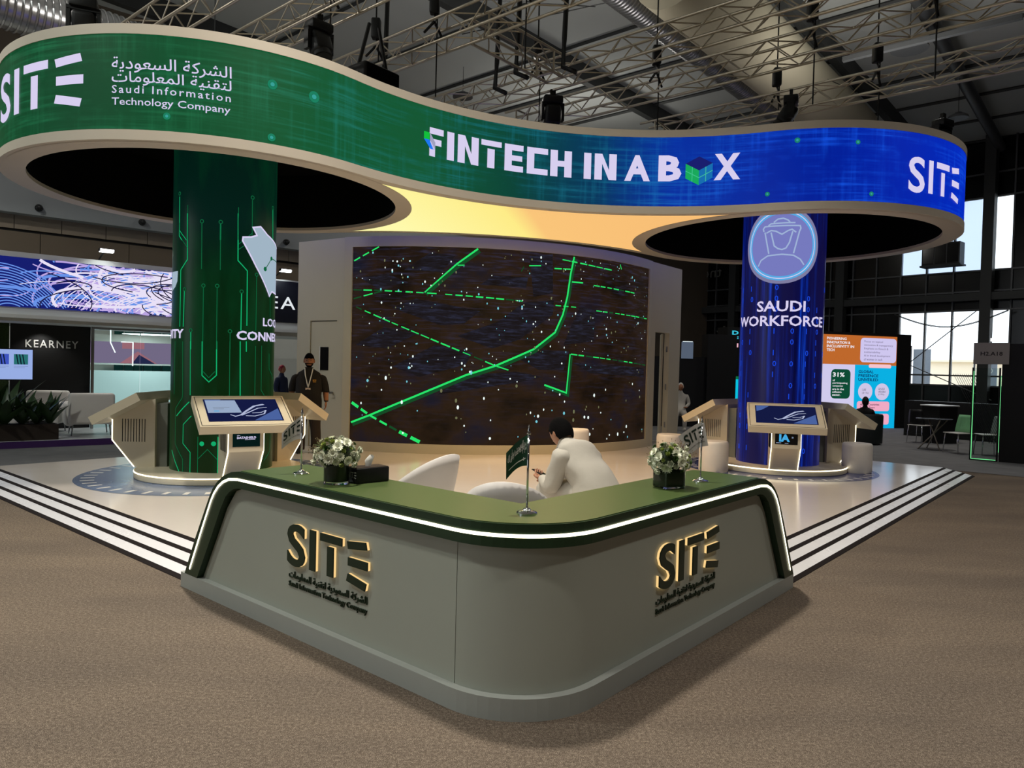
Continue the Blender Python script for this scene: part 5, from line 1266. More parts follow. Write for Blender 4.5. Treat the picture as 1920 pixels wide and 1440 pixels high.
# --- seated man behind the counter, white robe, phone in hand, seen from behind
def seated_man():
    t = thing('person', 'seated man in white robe looking down at his phone behind the counter', 'person', (0.58, 6.10, PZ), 0)
    o = Vector((0.58, 6.10, PZ)); V = lambda x, y, z: Vector((x, y, z)) - o
    f = Vector((-.64, .77, 0)); l = Vector((-.77, -.64, 0))       # facing, his left
    hipz = .58
    hip = V(.72, 6.02, hipz); chest = V(.575, 6.13, .86); nk = V(.475, 6.21, .985); hc_ = V(.43, 6.25, 1.075)
    ls = chest + l * .19 + Vector((0, 0, .055)); rs = chest - l * .17 + Vector((0, 0, .03))
    le = ls + f * .10 + l * .03 + Vector((0, 0, -.27)); lw = le + f * .20 - l * .10 + Vector((0, 0, .02))
    re = rs + f * .16 - l * .02 + Vector((0, 0, -.26)); rw = re + f * .17 + l * .17 + Vector((0, 0, .03))
    N = {'hip': (hip, .13), 'sp': ((hip + chest) / 2 - f * .03, .12), 'ch': (chest, .12), 'n0': (nk, .062), 'n1': (hc_ - Vector((0, 0, .06)), .055), 'ls': (ls, .06), 'le': (le, .045), 'lw': (lw, .03), 'rs': (rs, .06), 're': (re, .045), 'rw': (rw, .03)}
    Eg = chain(['hip', 'sp', 'ch', 'n0', 'n1']) + [('ch', 'ls'), ('ls', 'le'), ('le', 'lw'), ('ch', 'rs'), ('rs', 're'), ('re', 'rw')]
    for s, nm in ((1, 'l'), (-1, 'r')):
        N[nm + 'k'] = (hip + f * .42 + l * .13 * s, .075); N[nm + 'a'] = (hip + f * .45 + l * .13 * s + Vector((0, 0, -.44)), .05); Eg += [('hip', nm + 'k'), (nm + 'k', nm + 'a')]
    body = skin_bm(N, Eg, 2, 'hip')
    Rz = Matrix.Rotation(math.atan2(f.y, f.x) + pi / 2, 3, 'Z') @ Matrix.Rotation(.55, 3, 'X')
    hm = head_mesh(hc_, Rz, 1.06); body.add(hm.v, hm.f)
    hand(body, lw, (f * .9 - l * .3 + Vector((0, 0, .25))), Vector((0, 0, 1)) - f * .2, 1.0, .35, 1)
    hand(body, rw, (f * .6 + l * .6 + Vector((0, 0, .1))), Vector((0, 0, 1)), 1.0, .35, -1)
    obj('body', body, X['skin_mid'], t, True)
    up = Vector((0, 0, 1))
    sp = lambda a, b: (lambda d: (f - d * f.dot(d)).normalized())((b - a).normalized())       # front vector square to the spine
    v1 = sp(hip, chest); v2 = sp(chest, nk)
    rb = loft([(hip - up * .16, l * .25, f * .22), (hip - up * .02 - f * .02, l * .235, f * .205), ((hip + chest) / 2 - f * .05, l * .205, v1 * .15), (chest - f * .03 - up * .02, l * .215, v1 * .135), (chest + (nk - chest) * .45 - f * .03 + up * .03, l * .20, v2 * .11), (chest + (nk - chest) * .8 - f * .01 + up * .015, l * .125, v2 * .088), (nk + up * .012, l * .078, v2 * .074), (nk + (hc_ - nk) * .25 + up * .01, l * .066, v2 * .066)], 32, 6, .03)
    for (a_, b_, c_, sd) in ((ls, le, lw, 1), (rs, re, rw, 2)):
        arm = [a_ - (a_ - chest) * .28, a_ - (a_ - chest) * .02 - up * .02, (a_ + b_) / 2 - f * .01, b_ - f * .01, b_ + (c_ - b_) * .5, c_ - (c_ - b_) * .10]
        rad = [.085, .088, .074, .070, .060, .050]; rings = []
        for q in range(6):
            d_ = (arm[min(5, q + 1)] - arm[max(0, q - 1)]).normalized(); u_ = d_.cross(up); u_ = (u_ if u_.length > .2 else l.copy()).normalized(); rings.append((arm[q], u_ * rad[q], u_.cross(d_).normalized() * rad[q]))
        g = loft(rings, 18, 10 + sd, .06); rb.add(g.v, g.f)
    for s in (1, -1):
        kn = hip + f * .42 + l * .12 * s; an_ = hip + f * .46 + l * .12 * s - up * .40
        g = loft([(hip + l * .10 * s, l * .12, up * .13), (hip + f * .22 + l * .12 * s, l * .125, up * .115), (kn, l * .11, (up + f).normalized() * .11), (kn + f * .03 - up * .12, l * .12, f * .10), (an_, l * .13, f * .12)], 18, 20 + s, .04); rb.add(g.v, g.f)
    obj('robe', rb, X['robe'], t, True)
    hr = MB(); n, m = 22, 10
    for i in range(m + 1):
        ph = -.55 + (pi / 2 + .55) * i / m
        for q in range(n):
            a = 2 * pi * q / n; front = -math.sin(a); lim = -.55 if front < -.2 else (.0 if front < .45 else .42); p2 = max(ph, lim)
            hr.v.append(tuple(hc_ + Rz @ Vector((.094 * math.cos(p2) * math.cos(a), .117 * math.cos(p2) * math.sin(a) + .006, .142 * math.sin(p2)))))
    for i in range(m):
        for q in range(n): hr.f.append((i * n + q, i * n + (q + 1) % n, (i + 1) * n + (q + 1) % n, (i + 1) * n + q))
    obj('hair', hr, X['hair'], t, True)
    col_ = MB(); ax = (hc_ - nk).normalized(); q = ax.to_track_quat('Z', 'Y')
    for r_, h_ in ((.092, -.03), (.076, .02)):
        for i in range(20): an = 2 * pi * i / 20; col_.v.append(tuple(nk + q @ Vector((r_ * math.cos(an), r_ * math.sin(an), h_))))
    col_.f = [(i, (i + 1) % 20, (i + 1) % 20 + 20, i + 20) for i in range(20)]
    obj('collar', col_, X['robe'], t, True)
    ln = MB(); ln.tube([nk + q @ Vector((.098 * math.cos(a), .098 * math.sin(a), -.008)) for a in [2 * pi * i / 16 for i in range(16)]], .006, 6, True)
    obj('lanyard', ln, mat('printed_lanyard', srgb(170, 168, 166), 0.6, var=0.9, vscale=40), t, True)
    ph = thing('phone', 'black phone held by the seated man', 'phone', o + (lw + f * .10 - l * .05 + Vector((0, 0, .045))), 0)
    Rp = Matrix((f * .86 + Vector((0, 0, .5)), l, Vector((0, 0, 1)))).transposed(); Rp = Rp.to_quaternion().to_matrix()
    obj('phone_body', MB().bevbox((0, 0, 0), (.15, .072, .009), .003, 2, Rp), X['black'], ph, True, 40)
    obj('phone_screen', MB().box(Rp @ Vector((0, 0, .0052)), (.14, .064, .001), Rp), X['black_gloss'], ph)
seated_man()

# ------------------------------------------------------------------ neighbouring stand on the left
KO = HW(15.2, 0)
def KW(x, y, z=0.0): return HW(15.2 + y, x, z)
ks = thing('neighbour_stand', 'white neighbouring stand with swirling lightbox fascia on the left', 'stand', KO, HTH)
obj('stand_floor', MB().box((3.5, 4.0, .06), (15, 8, .12)), mat('pale_grey_stand_floor', srgb(196, 198, 198), 0.35, var=0.06, vscale=2), ks)
obj('floor_edge', MB().box((3.5, -.012, .06), (15, .024, .122)), mat('purple_edge_strip', srgb(62, 32, 92), 0.5, var=0.05), ks)
X['stand_white'] = mat('stand_white_paint', srgb(206, 206, 200), 0.6, var=0.03)
obj('fascia_box', MB().box((1.9, .45, 2.82), (6.8, .9, 1.20)), X['stand_white'], ks)
obj('fascia_box', MB().box((8.0, .45, 2.80), (5.2, .9, 1.22)), X['stand_white'], ks)
obj('soffit', MB().box((3.5, 2.0, 2.30), (15, 4.4, .06)), X['stand_white'], ks)
art = obj('lightbox', MB().box((1.9, -.01, 2.895), (6.6, .03, .86)), glow('deep_blue_lightbox', srgb(22, 30, 110), 1.0), ks); art['label'] = 'lightbox print of tangled blue and lilac light trails'
_r = random.Random(5); sw = {0: [], 1: [], 2: [], 3: []}
def swirl(cx, cz, rx, rz, t0, t1, rot, w, kind):
    pts = []
    for i in range(22):
        t = t0 + (t1 - t0) * i / 21; x = rx * math.cos(t); z = rz * math.sin(t) * 1.0
        px = cx + x * math.cos(rot) - z * math.sin(rot); pz = cz + (x * math.sin(rot) + z * math.cos(rot)) * .55
        pts.append((px, pz))
    run = []
    for p in pts + [(99, 99)]:
        if -1.35 < p[0] < 5.15 and 2.472 < p[1] < 3.318: run.append(p)
        else:
            if len(run) > 1: sw[kind].extend(stroke(run, w))
            run = []
for k in range(560):
    cx = _r.gauss(4.3, .8) if k % 12 else _r.uniform(-1, 5); cz = 2.9 + _r.gauss(0, .45)
    rr = _r.uniform(.3, 1.3); t0 = _r.uniform(0, 6.28)
    kind = _r.choices([0, 1, 2, 3], [5, 2.2, 2, .5] if cx > 2.6 else [.8, 3.0, .6, .3])[0]
    swirl(cx, cz, rr, rr * _r.uniform(.35, .9), t0, t0 + _r.uniform(1.2, 3.4), _r.uniform(-.5, .3), _r.choice((.012, .02, .03, .05)) if kind != 3 else .018, kind)
for k in range(30):
    cz = 2.52 + k * .02; swirl(4.2, 2.35, .3 + k * .06, .35 + k * .05, .2, 2.95, 0, .016, 0 if k % 2 else 2)
for k in range(16): swirl(1.7, 2.2, .25 + k * .045, .5 + k * .09, .1, 2.6, .2, .018, 1)
for kd, cc in ((0, (186, 164, 226)), (1, (104, 146, 232)), (2, (232, 224, 246)), (3, (30, 24, 60))):
    decal('light_trails', poly_bm(sw[kd]), lambda u, v, kd=kd: (u, -.028 - .002 * kd, v), glow('trail_%d' % kd, srgb(*cc), 1.0), art)['kind'] = 'stuff'
dark = obj('dark_fascia', MB().box((7.6, -.01, 2.93), (4.4, .03, .89)), mat('blue_black_fascia', srgb(16, 18, 26), 0.4, var=0.05), ks)
decal('fascia_lettering', text_bm('KEARNEY', (5.83, 8.2, 2.775, 3.04), bold=.004, spacing=1.2), lambda u, v: (u, -.03, v), glow('sign_white', srgb(226, 232, 236), 1.0), dark)
bp_ = obj('black_panel', MB().box((2.63, 2.56, 1.25), (1.42, .1, 2.26)), X['black_wall'], ks)
decal('panel_lettering', text_bm('KEARNEY', (2.17, 3.11, 1.80, 1.955), bold=.004, spacing=1.2), lambda u, v: (u, 2.50, v), mat('satin_silver_letter', srgb(196, 196, 192), 0.4), bp_, None, None, lambda u, v: (u, 2.51, v))
obj('moss_panel', MB().box((1.15, 2.58, 1.25), (1.5, .1, 2.26)), m_lawn('moss', srgb(60, 84, 36)), ks)
obj('rear_wall', MB().box((3.5, 5.2, 1.25), (12, .1, 2.3)), X['stand_white'], ks)
# glazed meeting room
X['room_glass'] = mat('meeting_room_glass', srgb(226, 238, 236), 0.02, trans=1.0, ior=1.05, spec=0.5)
obj('glass_frame', MB().box((3.32, 2.2, 1.2), (.05, .06, 2.15)).box((5.2, 2.2, 2.25), (3.8, .06, .06)).box((7.1, 2.2, 1.2), (.05, .06, 2.15)), X['steel'], ks)
for x_ in (3.79, 4.69, 5.6, 6.5): obj('glass_pane', MB().box((x_, 2.2, 1.18), (.88, .012, 2.08)), X['room_glass'], ks)
for k in range(18): obj('curtain_fold', MB().box((4.2 + k * .22, 4.9 + (k % 2) * .05, 1.62), (.2, .06, 1.5)), mat('teal_curtain', srgb(28, 84, 80), 0.8, var=0.15) if k == 0 else X['curtain'], ks) if k else X.__setitem__('curtain', mat('teal_curtain', srgb(28, 84, 80), 0.8, var=0.15))
cc_ = obj('lit_cabinet', MB().box((5.0, 4.2, .72), (4.2, .4, 1.2)), mat('frosted_white_front', srgb(206, 222, 222), 0.3, emit=srgb(190, 224, 224), strength=0.45), ks)
pic = obj('wall_picture', MB().box((4.75, 4.55, 1.83), (2.4, .04, .74)), X['stand_white'], ks)
decal('picture_print', poly_bm([rect(3.65, 5.75, 1.50, 2.02)]), lambda u, v: (u, 4.525, v), glow('lilac_print', srgb(128, 112, 142), 1.0), pic)
decal('picture_print', poly_bm([rect(4.4, 4.9, 1.86, 2.02), [(4.35, 1.5), (4.75, 1.8), (5.2, 1.5)]]), lambda u, v: (u, 4.52, v), glow('rose_print', srgb(170, 110, 122), 1.0), pic)
decal('picture_print', poly_bm([[(4.62, 1.5), (4.78, 1.72), (5.15, 1.5)]]), lambda u, v: (u, 4.515, v), glow('navy_print', srgb(40, 44, 80), 1.0), pic)
mb = MB(); mb.tube([(3.95, 3.6, 2.28), (3.95, 3.6, 1.98), (4.05, 3.6, 1.75)], .012, 6); mb.tube([(4.15, 3.5, 2.0), (4.4, 3.5, 2.0), (4.4, 3.5, 1.45)], .012, 6)
lt_ = obj('hanging_light_tube', mb, glow('white_tube', (0.9, 1, 1, 1), 2.0), ks)
area('meeting_room_light', KW(4.8, 3.6, 2.2), KW(4.8, 3.6, 0), 1.2, 26, (0.86, 1.0, 1.0))
for x_ in (.4, 2.44, 3.51, 6.55, 8.4):
    obj('downlight', MB().cyl((x_, 1.2, 2.268), (x_, 1.2, 2.262), .05), glow('downlight_lens', (1, .98, .92, 1), 3.0), ks)
    spot('stand_spot_light', KW(x_, 2.25 if x_ == 2.44 else 1.2, 2.24), KW(x_, 2.35 if x_ == 2.44 else 1.2, 0), 26, (1, .97, .92), 110, .6, .04)
def arm_lamp(x, label):
    t = thing('arm_floodlight', label, 'floodlight', KW(x, .05, 3.42), HTH, 'floodlights on the neighbouring fascia')
    obj('arm', MB().tube([(0, .3, 0), (0, -.05, .10), (0, -.38, .16)], .015, 6), X['black'], t)
    obj('lamp_housing', MB().box((0, -.42, .145), (.24, .12, .05)), X['black'], t)
    obj('lamp_lens', MB().box((0, -.42, .115), (.22, .10, .012)).box((0, -.483, .14), (.22, .004, .04)), glow('flood_lens', (.96, 1, 1, 1), 6.0), t)
    spot('floodlight_beam', KW(x, -.40, 3.52), KW(x, .0, 2.9), 14, (.9, .98, 1.0), 120, .7, .05)
arm_lamp(.95, 'white floodlight on the fascia, cut by the picture edge')
arm_lamp(3.03, 'white floodlight above the swirling lightbox'); arm_lamp(6.4, 'white floodlight above the dark fascia lettering')
# television on the left
t = thing('television', 'white-blue presentation television in front of the black panel', 'television', KW(1.62, 1.8, .12), HTH)
obj('screen_housing', MB().box((0, .03, 1.33), (1.20, .05, .62)), X['black'], t)
sc_ = obj('screen', MB().box((0, 0, 1.33), (1.17, .012, .58)), glow('tv_pale', srgb(150, 172, 226), 1.0), t)
for u0, u1, cc in ((.28, .51, (40, 110, 110)), (-.03, .20, (62, 84, 190)), (-.36, -.12, (80, 130, 200))):
    decal('screen_picture', poly_bm([rect(u0, u1, 1.33, 1.53)]), lambda u, v: (u, -.008, v), glow('tv_pic', srgb(*cc), 1.0), sc_)
    decal('screen_stripes', poly_bm([[(u0 + .06 + q * .05, 1.33), (u0 + .08 + q * .05, 1.33), (u0 + .05 + q * .05, 1.53), (u0 + .03 + q * .05, 1.53)] for q in range(3)]), lambda u, v: (u, -.010, v), glow('tv_dark', srgb(12, 24, 40), 1.0), sc_)
    decal('screen_caption', poly_bm([rect(u0, u1, 1.29, 1.296), rect(u0, u1 - .05, 1.265, 1.27)]), lambda u, v: (u, -.010, v), glow('tv_caption', srgb(96, 110, 150), 1.0), sc_)
obj('stand', MB().cyl((0, .08, 0), (0, .08, 1.1), .03).box((0, .08, .02), (.7, .4, .03)), X['black'], t)
# armchairs
def armchair(name, label, loc, rot, m_, leg_m, group):
    t = thing(name, label, 'armchair', loc, rot, group)
    obj('seat', MB().bevbox((0, -.02, .34), (.60, .62, .18), .05, 3), m_, t, True)
    obj('backrest', MB().bevbox((0, .33, .52), (.78, .17, .60), .06, 3), m_, t, True)
    for s in (-1, 1):
        obj('armrest', MB().bevbox((.36 * s, -.02, .40), (.15, .72, .42), .05, 3), m_, t, True)
        for y_ in (-.3, .3): obj('leg', MB().cyl((.33 * s, y_, 0), (.31 * s, y_, .2), .010, .016, 8), leg_m, t, True)
    return t
armchair('armchair', 'white leather armchair with its back to the aisle', KW(3.05, .95, .12), HTH + pi * .97, X['white_leather'], X['steel'], 'white armchairs of the neighbouring stand')
armchair('armchair', 'white leather armchair half hidden behind the planter', KW(2.35, 1.75, .12), HTH - .5, X['white_leather'], X['steel'], 'white armchairs of the neighbouring stand')
# planter with plants
t = thing('planter_box', 'long dark brown planter box at the stand edge', 'planter', KW(1.1, .28, .12), HTH)
obj('trough', MB().box((0, 0, .14), (2.6, .30, .28)), mat('dark_brown_wood', srgb(40, 30, 24), 0.5, var=0.2, vscale=8), t)
obj('soil', MB().box((0, 0, .28), (2.5, .24, .02)), mat('soil', srgb(28, 22, 18), 0.95, var=0.3, vscale=40), t)
LF_BIG = leaf_mesh('blade_leaf', .58, .06, .55, X['leaf_dark'], 7)
_r = random.Random(9)
for k, (x_, nm) in enumerate(((1.36, 'at the picture edge'), (1.60, 'tallest, below the television'), (1.86, 'before the black panel'), (2.08, 'next to the end of the planter'), (2.28, 'at the end of the planter by the white armchair'))):
    t = thing('potted_plant', 'dark green broad-leaved plant ' + nm, 'plant', KW(x_, .28, .40), HTH + k, 'plants in the brown planter')
    for q in range(13):
        th = q * 2.4; el = _r.uniform(.75, 1.45); s_ = _r.uniform(.75, 1.15) * (1.5 if k in (0, 1) else 1.05)
        inst('leaf', LF_BIG, t, Matrix.Translation((math.cos(th) * .03, math.sin(th) * .03, .0)) @ Matrix.Rotation(th, 4, 'Z') @ Matrix.Rotation(-el, 4, 'Y') @ Matrix.Scale(s_, 4))
    obj('stem', MB().cyl((0, 0, -.1), (0, 0, .12), .014), X['leaf_dark'], t)
# media lounge front, further back
t = thing('lounge_front', 'black lounge front with white lettering behind the standing man', 'stand', KW(0, 5.6), HTH)
obj('front_board', MB().box((9.2, 0, 1.15), (4.0, .1, 2.3)), X['black_wall'], t)
decal('board_lettering', text_bm('BUSINESS MEDIA LOUNGE', (7.18, 10.2, 1.84, 2.03), bold=.02), lambda u, v: (u, -.06, v), glow('grey_white_sign', srgb(186, 184, 178), 1.0), t)
for z_ in (1.45, 1.55, 1.1): obj('shelf_rail', MB().box((9.2, -.08, z_), (3.8, .03, .015)), X['steel'], t)
# hall lining above the neighbour: bulkhead with dome cameras and panel courses
wl = thing('wall_bulkhead', 'grey bulkhead band with beige panel course below, on the side wall', 'bulkhead', KW(0, 5.8), HTH)
obj('bulkhead', MB().box((4, 0, 5.62), (46, .5, 1.25)), mat('grey_bulkhead', srgb(130, 134, 136), 0.7, var=0.05, vscale=1), wl)
X['panel_b'] = mat('beige_wall_panel', srgb(128, 116, 100), 0.6, var=0.06, vscale=2)
for k in range(20): obj('wall_panel', MB().box((-6 + k * .98, .12, 4.83), (.965, .1, .33)), X['panel_b'], wl)
obj('shadow_gap', MB().box((4, .16, 4.63), (46, .08, .05)), X['slot'], wl)
for k in range(10): obj('lower_panel', MB().box((-6 + k * 1.97, .13, 4.0), (1.955, .1, 1.2)), mat('brown_lower_panel', srgb(100, 88, 72), 0.55, var=0.08, vscale=1.5) if k == 0 else X['panel_c'], wl) if k else X.__setitem__('panel_c', mat('brown_lower_panel', srgb(100, 88, 72), 0.55, var=0.08, vscale=1.5))
for x_, nm in ((2.78, 'at the picture edge'), (5.05, 'left of the green column'), (8.95, 'between green column and screen wall')):
    t = tag(obj('dome_camera', MB().ell((0, 0, 0), (.07, .09, .07), 12, 8).cyl((0, .05, 0), (0, .12, 0), .085), X['black'], None, True), 'small dome camera on the grey bulkhead ' + nm, 'camera', 'dome cameras on the bulkhead')
    t.location = KW(x_, 5.45, 5.17); t.rotation_euler = (0, 0, HTH)
# person with red headwear behind the kiosk
def simple_person(label, loc, rot, seat, m_top, m_low, m_head, extra=None, skin='skin_mid', s=1.0, hooded=False):
    t = thing('person', label, 'person', loc, rot)
    V = lambda x, y, z: Vector((x * s, y * s, z * s))
    if seat:
        N = {'hip': (V(0, 0, .50), (.17, .15)), 'sp': (V(0, .03, .72), (.16, .13)), 'ch': (V(0, .03, .92), (.17, .12)), 'nk': (V(0, .01, 1.06), .06), 'hd': (V(0, -.01, 1.14), .06)}
        Eg = chain(['hip', 'sp', 'ch', 'nk', 'hd'])
        for q in (-1, 1):
            c = 'l' if q > 0 else 'r'; N.update({c + 's': (V(.18 * q, .03, .98), .07), c + 'e': (V(.24 * q, -.02, .74), .05), c + 'w': (V(.14 * q, -.24, .66), .035), c + 'k': (V(.12 * q, -.42, .50), .085), c + 'a': (V(.12 * q, -.46, .06), .055), c + 't': (V(.12 * q, -.58, .04), .04)})
            Eg += [('ch', c + 's'), (c + 's', c + 'e'), (c + 'e', c + 'w'), ('hip', c + 'k'), (c + 'k', c + 'a'), (c + 'a', c + 't')]
        hz = 1.22
    else:
        N = {'hip': (V(0, 0, .92), (.16, .12)), 'sp': (V(0, 0, 1.12), (.15, .12)), 'ch': (V(0, 0, 1.32), (.17, .12)), 'nk': (V(0, 0, 1.48), .06), 'hd': (V(0, -.01, 1.56), .06)}
        Eg = chain(['hip', 'sp', 'ch', 'nk', 'hd'])
        for q in (-1, 1):
            c = 'l' if q > 0 else 'r'; N.update({c + 's': (V(.19 * q, 0, 1.39), .07), c + 'e': (V(.25 * q, .02, 1.12), .055), c + 'w': (V(.24 * q, -.08, .9), .035), c + 'k': (V(.11 * q, 0, .5), .08), c + 'a': (V(.12 * q, 0, .08), .05), c + 't': (V(.12 * q, -.14, .04), .04)})
            Eg += [('ch', c + 's'), (c + 's', c + 'e'), (c + 'e', c + 'w'), ('hip', c + 'k'), (c + 'k', c + 'a'), (c + 'a', c + 't')]
        hz = 1.64
    obj('clothing', skin_bm(N, Eg, 2, 'hip'), m_top, t, True)
    hm = head_mesh(V(0, -.02, hz), Matrix.Identity(3), s)
    for q in (-1, 1):
        w = N[('l' if q > 0 else 'r') + 'w'][0]; hand(hm, w, V(-.2 * q, -1, -.2 if seat else -1), Vector((0, 0, 1)), s, .3, q)
    obj('body', hm, X[skin], t, True)
    hr = MB(); rr = 1.14 if hooded else 1.06
    n, m = 18, 9
    for i in range(m + 1):
        ph = (-1.1 if hooded else -.3) + (pi / 2 + (1.1 if hooded else .3)) * i / m
        for q in range(n):
            a = 2 * pi * q / n; fr = -math.sin(a); lim = (.45 if not hooded else .55) if fr > .62 else -9
            p2 = max(ph, lim); hr.v.append(tuple(V(.076 * rr * math.cos(p2) * math.cos(a), -.02 + .098 * rr * math.cos(p2) * math.sin(a) + .008, hz + .118 * rr * math.sin(p2))))
    for i in range(m):
        for q in range(n): hr.f.append((i * n + q, i * n + (q + 1) % n, (i + 1) * n + (q + 1) % n, (i + 1) * n + q))
    obj('head_cover', hr, m_head, t, True)
    return t
X['navy'] = mat('navy_cloth', srgb(26, 34, 62), 0.85, var=0.1); X['red_cloth'] = mat('red_check_cloth', srgb(170, 40, 60), 0.8, var=0.25, vscale=40)
simple_person('person in navy with red headcloth beside the standing man', (-5.2, 16.4, .12), HTH + .6, False, X['navy'], X['navy'], X['red_cloth'], skin='skin_dark', s=.82)

# ------------------------------------------------------------------ poster wall and stands on the right
PX, PY = 6.65, 22.0; PANG = math.atan2(.2535, .967)
pw = thing('poster_wall', 'bright LED poster wall with orange, white and cyan panels', 'poster wall', (PX, PY, 0), PANG)
obj('wall_box', MB().box((3.15, .30, 1.52), (6.7, .56, 3.04)), X['black_wall'], pw)
pu = lambda x: 3.17 + (x - 1541) / 139 * 2.76
pv = lambda y: (803 - y) / 171 * 2.95
def pbox(nm, x0, x1, y0, y1, col, lay, rad=0):
    if rad:
        P = []; r = rad
        for cx, cy, t0 in ((pu(x1) - r, pv(y0) - r, 0), (pu(x0) + r, pv(y0) - r, pi / 2), (pu(x0) + r, pv(y1) + r, pi), (pu(x1) - r, pv(y1) + r, 3 * pi / 2)):
            P += [(cx + r * math.cos(t0 + pi / 2 * k / 5), cy + r * math.sin(t0 + pi / 2 * k / 5)) for k in range(6)]
        bm = poly_bm([P])
    else: bm = poly_bm([rect(pu(x0), pu(x1), pv(y1), pv(y0))])
    return decal(nm, bm, lambda u, v: (u, -.002 - .003 * lay, v), glow('poster_' + nm, srgb(*col), 1.0), pw)
def ptext(body, x0, x1, y0, y1, col, lay, bold=.03):
    lines = body.split('|'); n = len(lines); h = (y1 - y0) / n; bms = []
    mx = max(len(l) for l in lines)
    for i, l in enumerate(lines): bms.append(text_bm(l, (pu(x0), pu(x0 + (x1 - x0) * len(l) / mx), pv(y0 + h * i + h * .82), pv(y0 + h * i + h * .1)), bold=bold))
    return decal('poster_lettering', merge(*bms), lambda u, v: (u, -.002 - .003 * lay, v), glow('poster_ink', srgb(*col), 1.0), pw)
pbox('orange_panel', 1500, 1680, 632, 686, (190, 104, 44), 0)
pbox('white_panel', 1500, 1601, 686, 803, (208, 202, 236), 0)
pbox('cyan_panel', 1601, 1680, 686, 803, (10, 176, 226), 0)
pbox('note_panel', 1610, 1679, 636, 681, (206, 198, 238), 1, .12)
ptext('PIONEERING|INNOVATION &|INCLUSIVITY IN|TECH', 1547, 1598, 636, 664, (236, 232, 236), 1)
ptext('Focus on topical|innovation & transparency|Emphasis on fintech &|sustainability|AI in brand development|of women in tech', 1617, 1672, 640, 679, (96, 86, 120), 2, .0)
pbox('green_panel', 1557, 1593, 695, 749, (14, 74, 52), 1, .14)
ptext('31%', 1560, 1582, 700, 711, (236, 236, 240), 2); ptext('of|participating|companies|are in the|software|sector.', 1560, 1588, 713, 745, (226, 226, 232), 2, .02)
ptext('GLOBAL|PRESENCE|UNVEILED', 1608, 1646, 695, 717, (10, 36, 90), 1, .02)
decal('poster_disc', poly_bm(disc((pu(1622), pv(735)), .27, 28) + disc((pu(1654), pv(735)), .27, 28)), lambda u, v: (u, -.006, v), glow('poster_disc', srgb(206, 198, 230), 1.0), pw)
ptext('UAE|(31%)', 1616, 1628, 729, 741, (70, 66, 90), 2, .0); ptext('SAUDI|ARABIA|(19%)', 1647, 1661, 727, 743, (70, 66, 90), 2, .0)
pbox('pink_panel', 1607, 1669, 753, 771, (240, 170, 196), 1, .08); pbox('pink_panel', 1611, 1669, 776, 796, (240, 170, 196), 1, .08); pbox('pink_tag', 1627, 1670, 684, 691, (246, 196, 206), 1, .05)
ptext('Active Countries:|Jordan, Egypt', 1613, 1650, 756, 768, (60, 40, 60), 2, .01)
pbox('green_panel', 1370, 1386, 680, 690, (10, 110, 66), 0); pbox('green_panel', 1370, 1400, 713, 760, (10, 110, 66), 0); pbox('cyan_panel', 1380, 1400, 718, 760, (10, 190, 220), 1)
ptext('D|F', 1379, 1390, 632, 652, (60, 200, 226), 0)
pbox('pink_tag', 1380, 1390, 655, 662, (240, 180, 196), 0)
# dark stand with picture screens behind the open door
ds = thing('dark_stand', 'black stand with small lit pictures behind the screen wall', 'stand', (4.2, 21.6, 0), .1)
obj('stand_wall', MB().box((1.0, .4, 1.05), (3.0, .5, 2.1)), X['black_wall'], ds); obj('stand_tower', MB().box((2.1, .3, 1.4), (.9, .5, 2.8)), X['black_wall'], ds)
for x_, cc in ((.62, (70, 140, 150)), (1.05, (150, 170, 200))): obj('lit_picture', MB().box((x_, .14, 2.3), (.36, .02, .5)), glow('lit_picture', srgb(*[c * .55 for c in cc]), 1.0), ds)
for x_ in (.62, 1.05): obj('picture_light', MB().box((x_, .12, 2.56), (.3, .03, .02)), glow('picture_light', (.8, .9, .9, 1), 1.2), ds)
simple_person('man in white robe and headcloth seated in the dark behind the screen wall', (4.78, 20.6, 0), -.2, True, X['robe'], X['robe'], mat('white_headcloth', srgb(190, 188, 182), 0.8), skin='skin_dark')
def tub_chair(label, loc, rot, m_, w=.76, h=.74):
    t = thing('tub_chair', label, 'armchair', loc, rot)
    obj('seat', MB().bevbox((0, 0, .24), (w - .2, .58, .40), .05, 3), m_, t, True)
    mb = MB(); n = 24
    for i in range(n + 1):
        a = pi * i / n; c, s_ = math.cos(a), math.sin(a)
        for r, z in ((1, .04), (1.02, h - .04), (.96, h), (.80, h), (.76, h - .04), (.78, .04)): mb.v.append((c * r * w / 2, s_ * r * w / 2 * 1.05 + .02 if s_ > .02 else -.02, z))
    for i in range(n):
        for k in range(5): mb.f.append((6 * i + k, 6 * i + 6 + k, 6 * i + 7 + k, 6 * i + k + 1))
    obj('backrest', mb, m_, t, True, 50)
    for s in (-1, 1): obj('armrest', MB().bevbox((s * w * .44, -.16, .34), (.10, .36, .60), .03, 2), m_, t, True)
    return t
X['dark_leather'] = mat('dark_green_leather', srgb(30, 36, 36), 0.5, var=0.1)
tub_chair('dark tub chair with the veiled woman, beside the pouf', (8.62, 17.75, 0), math.radians(-140), X['dark_leather'])
X['abaya'] = mat('black_abaya_cloth', srgb(8, 8, 9), 0.8, var=0.2)
simple_person('veiled woman in black sitting in dark chair, seen from behind', (8.62, 17.72, -.06), math.radians(-215), True, X['abaya'], X['abaya'], X['abaya'], s=.90, hooded=True)
simple_person('person with dark hair facing the stand from the blue column edge', (8.05, 19.6, 0), math.radians(-15), True, mat('dark_olive_cloth', srgb(46, 46, 40), 0.8, var=0.1), X['abaya'], X['hair'], s=.97)
